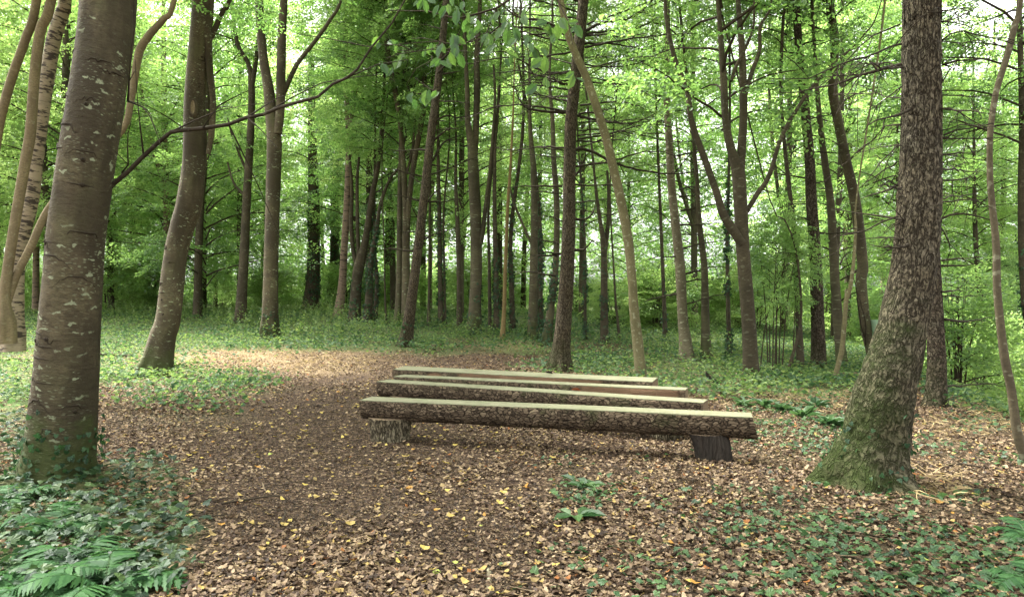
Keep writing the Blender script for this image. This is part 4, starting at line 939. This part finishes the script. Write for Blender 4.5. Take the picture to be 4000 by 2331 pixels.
# ------------------------------------------------------------------ log benches
def log_bark():
    b = NB('log_bark'); tc = b.attr('tc', True)
    dx = b.n('ShaderNodeTexNoise', Scale=7., Detail=3.); b.t.links.new(tc, dx.inputs['Vector'])
    mv = b.n('ShaderNodeMixRGB', blend_type='ADD'); mv.inputs[0].default_value = .12
    b.t.links.new(tc, mv.inputs[1]); b.t.links.new(dx.outputs['Color'], mv.inputs[2])
    p = b.map(mv.outputs[0], (15, 40, 40)); e = b.voro(p, 1.0, 'DISTANCE_TO_EDGE')
    cell = b.n('ShaderNodeTexVoronoi', Scale=1.0); b.t.links.new(p, cell.inputs['Vector']); sp = b.n('ShaderNodeSeparateXYZ'); b.t.links.new(cell.outputs['Color'], sp.inputs[0])
    c = b.mix(sp.outputs[0], (.06, .043, .028), (.19, .145, .095))
    crack = b.ramp(e, [(.01, 0.), (.10, 1.)])
    c = b.mix(b.ramp(b.noise(tc, 5, 4, .6), [(.35, 0.), (.75, .6)]), c, (.06, .045, .03))
    c = b.mix(crack, (.03, .022, .015), c)
    c = b.mix(b.ramp(b.noise(tc, 2.6, 4, .6), [(.60, 0.), (.72, .55)]), c, (.055, .07, .025))
    st = b.attr('strip')
    wood = b.mix(b.noise(b.map(tc, (4, 40, 40)), 1.0, 4), (.085, .045, .026), (.25, .165, .10))
    c = b.mix(st, c, wood)
    h = b.math('MULTIPLY', b.math('ADD', crack, b.math('MULTIPLY', b.noise(tc, 50, 4, .7), .5)), b.math('SUBTRACT', 1.0, b.math('MULTIPLY', st, .8)))
    return b.surf(c, .95, b.bump(h, 1.0, .03), .1)
M['log_bark'] = log_bark()
def sawn(name, a, c2, stain):
    b = NB(name); tc = b.attr('tc', True)
    g = b.ramp(b.noise(b.map(tc, (1.2, 48, 48)), 1.0, 4, .65), [(.36, 0.), (.62, 1.)]); c = b.mix(g, a, c2)
    c = b.mix(b.ramp(b.noise(tc, 3.5, 5, .65), [(.45, 0.), (.75, .7)]), c, stain)
    c = b.mix(b.ramp(b.voro(b.map(tc, (2.2, 7, 7)), 1.0), [(.06, .9), (.11, 0.)]), c, (.07, .055, .035))
    c = b.mix(b.ramp(b.noise(b.map(tc, (.7, 45, 45), (1, 8, 2)), 1.0, 2), [(.63, 0.), (.66, .8)]), c, (.05, .045, .03))
    c = b.mix(b.ramp(b.noise(b.map(tc, (2, 25, 25), (3, 3, 3)), 1.0, 3), [(.62, 0.), (.70, .35)]), c, (.20, .20, .10))
    return b.surf(c, .8, b.bump(g, .25, .004), .2)
M['sawn'] = sawn('sawn_green_wood', (.095, .095, .058), (.20, .19, .122), (.10, .112, .055))
M['endgrain'] = sawn('cut_end_wood', (.13, .09, .055), (.20, .145, .09), (.08, .06, .04))
M['stump_bark'] = conifer_bark('stump_bark', (.30, .25, .18), (.035, .028, .02), .12, .3, .8)
def dark_stump():
    b = NB('dark_stump'); tc = b.attr('tc', True)
    c = b.mix(b.noise(b.map(tc, (1, 1, .4)), 6, 5, .6), (.010, .009, .008), (.045, .036, .027))
    return b.surf(c, .8, b.bump(b.noise(b.map(tc, (1, 1, .35)), 30, 5, .7), .9, .02), .15)
M['dark_stump'] = dark_stump()

def stump(parent, x, y, zb, zt, r0, r1, mat, ribs, seed, lean=(0, 0), lobe=0.):
    """r0 foot radius, r1 top radius, ribs: depth of the bark furrows; coordinates relative to the bench"""
    n, seg = 26, 96; th = np.linspace(0, 2*np.pi, seg, endpoint=False); t = np.linspace(0, 1, n)
    rad = r0+(r1-r0)*t**1.6; Rm = np.repeat(rad[:, None], seg, 1)
    Rm = Rm*(1+lobe*np.cos(th-2.6)[None]*t[:, None]**3+.05*np.cos(3*th+seed)[None])
    z = zb+(zt-zb)*t
    k = vnoise(np.stack([np.broadcast_to(np.cos(th)*9, (n, seg)), np.broadcast_to(np.sin(th)*9, (n, seg)), np.repeat(z[:, None]*5, seg, 1)], -1), seed)
    Rm = Rm-ribs*(1-sstep(0, .35, np.abs(k-.5)*2))+ribs*.4*(vnoise(np.stack([np.cos(th)[None]*22+0*t[:, None], np.sin(th)[None]*22+0*t[:, None], z[:, None]*30+0*th[None]], -1), 3)-.5)
    V = np.stack([x+Rm*np.cos(th)+lean[0]*t[:, None], y+Rm*np.sin(th)+lean[1]*t[:, None], np.repeat(z[:, None], seg, 1)], -1).reshape(-1, 3)
    i = np.arange(n-1)[:, None]*seg; j = np.arange(seg)[None]; j2 = (j+1) % seg
    Q = np.stack([i+j, i+j2, i+seg+j2, i+seg+j], -1).reshape(-1, 4)
    b = Bag(); b.add(V, Q, 0, None, V-np.array([x, y, 0]))
    top = V[-seg:]; c = top.mean(0, keepdims=True); TV = np.vstack([top, c])
    b.add(TV, np.stack([np.arange(seg), (np.arange(seg)+1) % seg, np.full(seg, seg)], -1), 1, None, (TV-c)[:, [2, 0, 1]])
    return link('leg', b.mesh('leg', [M[mat], M['endgrain']], False), parent)

def log_bench(label, A, B, ztop, R=.155, drop=.068, tilt=0., legs=(), strip=(9, 9), seed=0, cut=(0, 0)):
    """A, B: ground points of the left and right end of the seat"""
    A = np.array(A, float); B = np.array(B, float); mid = (A+B)/2; d = B-A; L = np.hypot(*d); ang = math.atan2(d[1], d[0])
    g = gz(mid[0], mid[1])
    o = empty('log_bench', (mid[0], mid[1], g), ang); tag(o, label, 'bench', 'log benches set one behind another in the clearing')
    zt = ztop-g
    half = math.acos(drop/R); m = 44
    th = np.linspace(math.pi/2-half, math.pi/2+half-2*math.pi, m)      # from one edge of the sawn face round under the log to the other
    n = int(L/.022); xs = np.linspace(-L/2, L/2, n)
    P = np.zeros((n, m, 3)); X = np.repeat(xs[:, None], m, 1)
    q = np.stack([X*1.0, np.broadcast_to(np.cos(th)*R, (n, m)), np.broadcast_to(np.sin(th)*R, (n, m))], -1)
    k = fbm(q*np.array([2.0, 4, 4]), 3, seed)-.5; fine = np.abs(vnoise(q*np.array([22., 55, 55])+(fbm(q*6, 2, 2)[..., None])*3, seed+2)-.5)*2
    sx = (X/L+.5)
    st = np.clip(sstep(strip[0], strip[0]+.03, sx+.06*(fbm(q*3, 2, seed+4)-.5))*(1-sstep(strip[1], strip[1]+.02, sx)), 0, 1)
    pt = vnoise(q*np.array([1.6, 3.2, 3.2])+9, seed+7); st = np.maximum(st, sstep(.84, .87, pt))
    edge = np.minimum(1, np.minimum(np.arange(m), np.arange(m)[::-1])/4)[None]
    Rr = R+(.042*k+.008*(fine-.5)*(1-st)-.010*st)*edge
    wob = .012*np.sin(X*1.7+seed)
    P[..., 0] = X+cut[0]*0; P[..., 1] = np.cos(th)[None]*Rr+wob; P[..., 2] = zt-drop+np.sin(th)[None]*Rr
    P[0, :, 0] += (P[0, :, 2]-zt)*cut[0]; P[-1, :, 0] += (P[-1, :, 2]-zt)*cut[1]
    V = P.reshape(-1, 3)
    i = np.arange(n-1)[:, None]*m; j = np.arange(m-1)[None]
    Q = np.stack([i+j, i+m+j, i+m+j+1, i+j+1], -1).reshape(-1, 4)
    ct, sn = math.cos(tilt), math.sin(tilt)
    def rot(v):
        v = v.copy(); y, z = v[:, 1].copy(), v[:, 2]-zt+drop; v[:, 1] = y*ct-z*sn; v[:, 2] = y*sn+z*ct+zt-drop; return v
    b = Bag(); b.add(rot(V), Q, 0, None, q.reshape(-1, 3))
    for e, ring in ((0, V[:m]), (1, V[-m:])):
        c = ring.mean(0, keepdims=True); TV = np.vstack([ring, c]); a_ = np.arange(m-1)
        tri = np.stack([a_, a_+1, np.full(m-1, m)], -1); close = np.array([[m-1, 0, m]]); tri = np.vstack([tri, close])
        b.add(rot(TV), tri if e == 0 else tri[:, ::-1], 1, None, (TV-c))
    me = mk_mesh('seat', np.concatenate(b.V), b.G, [M['log_bark'], M['endgrain']], False, None, {'tc': np.concatenate(b.tc), 'strip': np.concatenate([st.ravel(), np.zeros(2*(m+1))])})
    seat = link('seat', me, o)
    # the sawn upper face: a thin board-like slice 3 mm proud of the bark edge
    y0 = P[:, 0, 1]; y1 = P[:, -1, 1]; x0 = P[:, 0, 0]; jit = np.random.default_rng(seed).normal(0, .0015, n); lip = .003
    a = np.stack([x0, y0-np.sign(y0-y1)*(-.002+jit), np.full(n, zt+lip)], -1); c_ = np.stack([x0, y1+np.sign(y0-y1)*(-.002+jit), np.full(n, zt+lip)], -1)
    a2 = a-[0, 0, .012]; c2 = c_-[0, 0, .012]
    V = np.stack([a, c_, c2, a2], 1).reshape(-1, 3); ii = np.arange(n-1)*4
    Q = np.concatenate([np.stack([ii+p, ii+(p+1) % 4, ii+4+(p+1) % 4, ii+4+p], -1) for p in range(4)]+[np.array([[0, 3, 2, 1]]), np.array([[0, 1, 2, 3]])+(n-1)*4])
    b = Bag(); b.add(rot(V), Q, 0, None, V*np.array([1, 1, 0])); link('sawn_face', b.mesh('sawn_face', [M['sawn']], False), seat)
    for (sx_, r0, r1, mt, rb, lobe, sd) in legs:
        lx = (sx_-.5)*L; wx = mid[0]+lx*math.cos(ang); wy = mid[1]+lx*math.sin(ang)
        stump(o, lx, 0, gz(wx, wy)-g-.05, zt-R-drop+.035, r0, r1, mt, rb, sd, lobe=lobe)
    return o
def seat_pt(px, py, z): Y = (CH-z)*F/(py-HY); return ((px-CX)/F*Y, Y)
H1 = .43
log_bench('nearest log bench, thick barked half log resting on a furrowed stump and a black stump', seat_pt(901, 980, H1), seat_pt(1850, 1021, H1), H1,
          legs=[(.075, .205, .232, 'stump_bark', .012, 0, 1), (.915, .165, .19, 'dark_stump', .013, .42, 2)], seed=1, cut=(0, -.25))
log_bench('second log bench from the front, whole bark left on its side, one pale stump showing', seat_pt(944, 936, H1), seat_pt(1737, 987, H1), H1, R=.15, drop=.065,
          legs=[(.08, .17, .19, 'stump_bark', .01, 0, 3), (.90, .17, .20, 'stump_bark', .012, 0, 4)], seed=2, cut=(0, 0))
log_bench('third log bench from the front, low slim log with bark peeling off its right part', seat_pt(981, 924, H1), seat_pt(1690, 957, H1), H1, R=.145, drop=.065,
          legs=[(.1, .17, .18, 'stump_bark', .01, 0, 5), (.9, .17, .18, 'stump_bark', .01, 0, 6)], seed=3, strip=(.66, .97))
log_bench('rearmost log bench with the broadest sawn top and reddish stripped wood along its side', seat_pt(981, 905, H1+.03), seat_pt(1612, 935, H1+.03), H1+.03, R=.175, drop=.07, tilt=.07,
          legs=[(.1, .18, .19, 'stump_bark', .01, 0, 7), (.9, .18, .19, 'stump_bark', .01, 0, 8)], seed=4, strip=(.28, .82))

# ------------------------------------------------------------------ chestnut leaves on the long branch of the big beech: a spray of its own reaching into the picture
ch = np.random.default_rng(4)
Yc = 5.0
oc = empty('overhanging_bough', tuple(at(1440, -160, Yc))); tag(oc, 'thin overhanging bough with large drooping oval leaves at the top of the view', 'bough')
orgc = arr(oc.location)
def bough(pts, w, n=3): return bare_branch(oc, orgc, (pts, w, n, ch.uniform(-.3, .3)), Yc, ch, mat='twig')
bough([(1440, -160), (1330, -60), (1224, 20), (1130, 45), (1052, 32), (964, 27)], 7, 3)
bough([(1224, 20), (1235, 60), (1202, 86), (1127, 111), (1031, 103), (940, 112)], 4, 3)
bough([(1180, 95), (1100, 120), (1020, 124), (945, 150)], 3, 3)
bough([(1330, -60), (1370, 0), (1400, 50), (1410, 110)], 4, 2)
bough([(1235, 60), (1290, 90), (1330, 130), (1345, 190)], 3, 3)
bough([(1060, 150), (1020, 170), (1000, 210), (1005, 232)], 2, 1)
cl = [(1252, 129, 4), (1342, 200, 3), (1003, 232, 2), (1018, 238, 2), (1065, 220, 3), (1074, 232, 3), (1061, 116, 4), (1224, 48, 6), (1245, 62, 5), (1320, 128, 4), (1330, 142, 3), (1406, 60, 3), (1413, 190, 3), (1385, 55, 3),
      (1120, 92, 4), (1130, 20, 4), (1095, 12, 4), (1165, 40, 4), (1040, 5, 4), (1150, 75, 3), (1205, 90, 4), (1290, 95, 4), (1185, 60, 3), (1105, 110, 4), (960, 105, 3), (985, 120, 3), (960, 160, 3), (1085, 150, 4), (1370, 90, 2), (1280, 30, 3), (1345, 60, 3), (930, 100, 3), (1110, 135, 3), (1215, 110, 3), (1270, 70, 3)]
P = []; D = []; N = []
for (px, py, k) in cl:
    yy = Yc+ch.uniform(-.35, .35)
    for i in range(k):
        P.append(arr(at(px+ch.normal(0, 9), py+ch.normal(0, 7)-4, yy+ch.normal(0, .05)))-orgc)
        D.append([ch.normal(0, .65), ch.normal(0, .4), -1+ch.normal(0, .45)]); N.append([ch.normal(0, .6), -1, ch.normal(.5, .5)])
bag = Bag(); leaves(bag, np.array(P), np.array(D), np.array(N), ch.uniform(.06, .125, len(P)), LF_OVAL)
link('foliage', bag.mesh('foliage', [M['chestnut']]), oc)

# ------------------------------------------------------------------ small things on the ground
def fern(label, px, py, nf, L, seed, spread=6.28, a0=0., sc=1.):
    Y = on_ground(px, py); x, y = (px-CX)/F*Y, Y; r = np.random.default_rng(seed)
    o = empty('fern', (x, y, gz(x, y))); tag(o, label, 'fern', 'ferns')
    for f in range(nf):
        a = a0+spread*(f+.5*r.random())/nf; e = r.uniform(.5, .95); n = 27; P = np.zeros((n, 3)); p = np.zeros(3); Lf = L*r.uniform(.8, 1.1)
        for i in range(n):
            P[i] = p; p = p+np.array([math.cos(a)*math.cos(e), math.sin(a)*math.cos(e), math.sin(e)])*Lf/n; e -= .056; a += r.normal(0, .012)
        b = Bag(); V, Q, tc = tube(P, np.linspace(.004, .0015, n), 4, .05); b.add(V, Q, 1, None, tc)
        LP = []; LD = []; LN = []; LS = []
        for i in range(3, n-1):
            t = i/n; wl = Lf*.26*math.sin(math.pi*min(1, .12+t*.88))**.8*(1 if t < .9 else .7); d = P[i+1]-P[i]; d /= np.linalg.norm(d)
            s = np.cross(d, [0, 0, 1]); s /= np.linalg.norm(s); up = np.cross(s, d)
            if r.random() < .04: continue
            for sd in (-1, 1):
                LP.append(P[i]); LD.append(s*sd*.93+d*.42-up*.12+r.normal(0, .07, 3)); LN.append(up+r.normal(0, .22, 3)); LS.append(wl*r.uniform(.85, 1.15)+.01)
        leaves(b, np.array(LP), np.array(LD), np.array(LN), np.array(LS), LF_PINNA)
        link('frond', b.mesh('frond', [M['fern'], M['herb']]), o)
    o.scale = (sc,)*3
    return o
fern('feathery fern among the ivy at the bottom left corner', 60, 1462, 8, .5, 1, sc=1)
fern('fern arching over the ivy, right of the corner fern', 255, 1450, 8, .50, 2)
fern('fern lying low between the two bottom left ferns', 170, 1390, 7, .45, 9)
fern('small fern growing in the dark ivy behind the corner ferns', 150, 1300, 6, .45, 3)
fern('low fern at the very foot of the big lichened beech on its left side', 20, 1235, 6, .42, 4)
fern('fern spreading among brambles at the right edge', 2530, 1330, 6, .28, 5)
fern('broad fern among brambles near the bottom right corner', 2545, 1440, 6, .32, 6)

def rosette(name, label, cat, px, py, n, size, mat, seed, up=.5, tm=LF_OVAL, group=None, asp=1.):
    Y = on_ground(px, py); x, y = (px-CX)/F*Y, Y; r = np.random.default_rng(seed)
    o = empty(name, (x, y, gz(x, y))); tag(o, label, cat, group)
    P = r.normal(0, .03, (n, 3)); P[:, 2] = np.abs(P[:, 2])+.01
    a = np.arange(n)*2.4+r.normal(0, .2, n); D = np.stack([np.cos(a), np.sin(a), r.uniform(.1, up, n)], -1); N = np.stack([-np.cos(a)*.4, -np.sin(a)*.4, np.ones(n)], -1)
    b = Bag(); leaves(b, P, D, N, r.uniform(size*.65, size*1.15, n), (tm[0]*np.array([1, asp, 1.5]), tm[1]))
    link('leaf_rosette', b.mesh('leaf_rosette', [M[mat]]), o); return o
rosette('dock_plant', 'broad leaved plant lying flat on dead leaves below the middle of the nearest bench', 'plant', 1420, 1278, 6, .17, 'bramble', 1, .35)
rosette('dock_plant', 'grey green leaf rosette just in front of the gap under the nearest bench', 'plant', 1440, 1202, 8, .15, 'bramble', 2, .4)
for i, (px, py, s, lb) in enumerate([(1880, 1005, .26, 'strap leaved green plant just beyond the right end of the second bench'), (1925, 1012, .24, 'glossy strap leaved plant right beside its twin beyond the benches'),
        (1975, 1030, .26, 'upright strap leaved plant between the benches and the mossy conifer'), (2040, 1050, .24, 'strap leaved plant nearest the mossy foot of the huge conifer'), (2010, 1005, .22, 'small strap leaved plant furthest back before the mossy conifer'), (1830, 1000, .2, 'small strap leaved plant touching the right ends of the benches')]):
    rosette('woodland_plant', lb, 'plant', px, py, 15, s*.8, 'bramble', 10+i, 1.1, LF_OVAL, 'strap leaved plants', .75)

def stick(label, pts, w, name='fallen_stick', mat='stick', lift=.02, twigs=0, cat='stick', group='fallen sticks'):
    P = []
    for (px, py) in pts:
        Y = on_ground(px, py); x = (px-CX)/F*Y; P.append([x, Y, gz(x, Y)+lift])
    P = np.array(P); c = P[0].copy(); c[2] -= lift; Y = P[0][1]
    b = Bag(); V, Q, tc = tube(P-c, np.linspace(w/2*Y/F, w*.3*Y/F, len(P)), 7, .05, .15, 6); b.add(V, Q, 0, None, tc)
    o = link(name, b.mesh(name, [M[mat]], True), None, tuple(c)); return tag(o, label, cat, group)
stick('long dark stick lying across the path in the lower left', [(545, 1247), (600, 1238), (660, 1228), (690, 1226)], 6, mat='twig')
stick('short pale stick at the left edge of the path above the long dark stick', [(395, 1120), (412, 1105), (425, 1092)], 5)
stick('pale curved stick near the foot of the second leaning beech', [(395, 1000), (440, 985), (490, 968)], 6)
stick('thin pale twig bent like a hook on the path', [(646, 1195), (652, 1212), (665, 1222)], 4)
stick('pale fallen branch lying between the thin leaning sapling and the mossy conifer', [(2040, 930), (2075, 934), (2110, 936), (2125, 938)], 8, lift=.12)
stick('fallen pale stick at the foot of the dark Y shaped beech', [(1868, 925), (1900, 932), (1925, 933)], 6, lift=.08)
stick('long fallen branch beside the second leaning beech, left of its foot', [(245, 878), (300, 880), (335, 884)], 9, mat='twig', lift=.06)
stick('pale branch on the ground left of the big lichened beech', [(0, 892), (40, 888), (72, 893)], 9, lift=.06)
stick('broken branch on dead leaves right of the huge mossy conifer', [(2330, 1150), (2370, 1148), (2420, 1156)], 6, mat='twig')
stick('thin curled root like twig in the litter below the nearest bench', [(1330, 1230), (1322, 1244), (1330, 1258), (1345, 1262)], 4, mat='twig')
stick('small worn root breaking the path surface at the bottom centre', [(1200, 1395), (1205, 1420), (1203, 1450), (1206, 1468)], 16, mat='bark_pale', lift=.0, name='root', cat='root', group=None)
stick('straw thin fallen twig in the lower right brambles', [(2050, 1330), (2100, 1322), (2160, 1335)], 4)
stick('dark bent stick just left of the path near the ivy', [(690, 1300), (700, 1275), (702, 1262)], 4, mat='twig')
stick('thin stick lying under the long dark stick by the ivy edge', [(480, 1275), (520, 1278), (560, 1272)], 5, mat='twig')
# black broken branch stub by the right end of the benches
def stub(label, px, py, pts, r0, name, mat, cat):
    Y = on_ground(px, py); x = (px-CX)/F*Y; o_ = np.array([x, Y, gz(x, Y)])
    P = np.array([arr(at(a, b_, Y))-o_ for a, b_ in pts]); b = Bag(); V, Q, tc = tube(P, np.linspace(r0, r0*.55, len(P)), 12, .04, .25, 6); b.add(V, Q, 0, None, tc)
    cV = V[-12:]; c = cV.mean(0, keepdims=True); b.add(np.vstack([cV, c]), np.stack([np.arange(12), (np.arange(12)+1) % 12, np.full(12, 12)], -1), 0)
    o = link(name, b.mesh(name, [M[mat]], True), None, tuple(o_)); return tag(o, label, cat)
stub('black charred looking broken branch poking up right of the benches', 1765, 943, [(1780, 948), (1762, 938), (1748, 932), (1741, 924), (1739, 913)], .045, 'broken_branch', 'dark_stump', 'branch')
stub('small sawn tree stump in the herbs behind the left end of the benches', 1067, 866, [(1067, 870), (1067, 858), (1068, 848)], .09, 'tree_stump', 'stump_bark', 'stump')
s_ = stub('mossy ivy covered old stump at the left edge under the cream stems', 8, 862, [(8, 885), (12, 850), (14, 800), (10, 762)], .30, 'tree_stump', 'bark_beech', 'stump')
ib = Bag(); q = 420; th = ch.uniform(0, 6.28, q); zz = ch.uniform(.05, .95, q); pr = np.stack([np.cos(th)*.31, np.sin(th)*.31, zz], -1)
leaves(ib, pr, np.stack([ch.normal(0, .4, q), ch.normal(0, .4, q), -np.ones(q)], -1), np.stack([np.cos(th), np.sin(th), ch.normal(0, .4, q)], -1), ch.uniform(.05, .09, q), LF_IVY)
link('ivy', ib.mesh('ivy', [M['ivy_dark']]), s_)

# tree shelter and dark bin like post far back
def shelter(label, px, py0, py1, wpx, Y, col, name, cat, lip=0.):
    b0 = at(px, py0, Y); g = gz(b0.x, Y); h = at(px, py1, Y).z-g; r = wpx/2*Y/F
    t = np.array([0, .03, .9, .93, .96, 1.0]); rr = np.array([1, 1, 1, 1+lip, 1+lip, 1+lip])*r; seg = 20; th = np.linspace(0, 2*np.pi, seg, endpoint=False)
    V = np.stack([np.outer(rr, np.cos(th)), np.outer(rr, np.sin(th)), np.repeat((t*h)[:, None], seg, 1)], -1).reshape(-1, 3); n = 6
    i = np.arange(n-1)[:, None]*seg; j = np.arange(seg)[None]; j2 = (j+1) % seg
    Q = np.stack([i+j, i+j2, i+seg+j2, i+seg+j], -1).reshape(-1, 4)
    inner = V.copy(); inner[:, :2] *= .93
    b = Bag(); b.add(V, Q, 0); b.add(inner, Q[:, ::-1], 0)
    rim = np.stack([(n-1)*seg+np.arange(seg), (n-1)*seg+(np.arange(seg)+1) % seg, n*seg+(n-1)*seg+(np.arange(seg)+1) % seg, n*seg+(n-1)*seg+np.arange(seg)], -1)
    b.G.append((rim, 0)); b.fa.append(np.zeros(seg))
    nb = NB(name+'_plastic'); m = nb.surf(nb.mix(nb.noise(nb.attr('tc', True), 6, 4), tuple(c*.8 for c in col), col), .5)
    o = link(name, b.mesh(name, [m], True), None, (b0.x, Y, g)); return tag(o, label, cat)
shelter('pale green plastic tree guard tube half hidden behind the mossy conifer', 2160, 860, 787, 30, 15.5, (.30, .42, .28), 'tree_guard', 'tree guard', .05)
shelter('small grey litter bin far back right of the pale leaning pole', 1630, 842, 823, 17, 33, (.12, .14, .16), 'litter_bin', 'bin', .18)

# thin upright shoots right of the Y shaped beech: one coppice clump
for lb, nm, cx0, yb, nst in (('clump of thin upright hazel shoots between the Y shaped beech and the rough conifer', 'hazel_clump', 1912, 915, 9),):
    Y = on_ground(cx0, yb); x = (cx0-CX)/F*Y; oo = np.array([x, Y, gz(x, Y)]); o = empty(nm, tuple(oo)); tag(o, lb, 'shrub')
    for i in range(nst):
        p0 = np.array([ch.uniform(-.32, .32), ch.uniform(-.3, .3), -.05]); le = ch.normal(0, .25, 2); Hh = ch.uniform(2.2, 3.2)
        b = Bag(); P = np.array([p0, p0+[le[0]*.3, le[1]*.3, Hh*.5], p0+[le[0], le[1], Hh]]); V, Q, tc = tube(P, [.016, .011, .004], 6, .2); b.add(V, Q, 0, None, tc)
        link('stem', b.mesh('stem', [M['twig']], True), o)
    f = link('foliage', CB[1], o, (0, 0, 1.2)); f.scale = (.55, .55, .8)
stemtree = tree('leaning_sapling', 'thin dark arching stem with a leaning broken prop beside the hazel shoots',
     [(1938, 921, 10), (1952, 870, 9), (1965, 820, 8), (1972, 770, 7), (1968, 690, 6), (1955, 600, 5), (1930, 540, 4), (1895, 492, 3)], bark='bark_dark', seg=8, flare=None)

# a curled orange leaf and a dark leaf lying on the benches
def bench_leaf(label, px, py, z, size, mat, name='dead_leaf'):
    Y = (CH-z)*F/(py-HY); x = (px-CX)/F*Y; b = Bag()
    T = (LF_OVAL[0]*np.array([1, 1, 2.]), LF_OVAL[1]); leaves(b, np.zeros((2, 3))+[[0, 0, .012], [.02, .03, .014]], np.array([[1, .1, .08], [.8, -.5, .1]]), np.array([[0, .25, 1.], [0.2, -.2, 1.]]), np.array([size, size*.8]), T)
    tag(link(name, b.mesh(name, [M[mat]]), None, (x, Y, z)), label, 'leaf')
def flat_mat(name, c):
    nb = NB(name); return nb.surf(nb.mix(nb.noise(nb.attr('tc', True), 60, 3), tuple(q*.6 for q in c), c), .7)
M['rust'] = flat_mat('rust_leaf', (.32, .10, .04)); M['black'] = flat_mat('black_leaf', (.02, .018, .015))
bench_leaf('curled rust red dead leaf lying on the second bench from the front', 1405, 961, H1+.005, .12, 'rust')
bench_leaf('black shrivelled leaf lying on the rearmost bench', 1342, 919, H1+.05, .11, 'black')
print('TREES', len(TREES), 'objects', len(bpy.data.objects), 'verts', sum(len(m.vertices) for m in bpy.data.meshes))
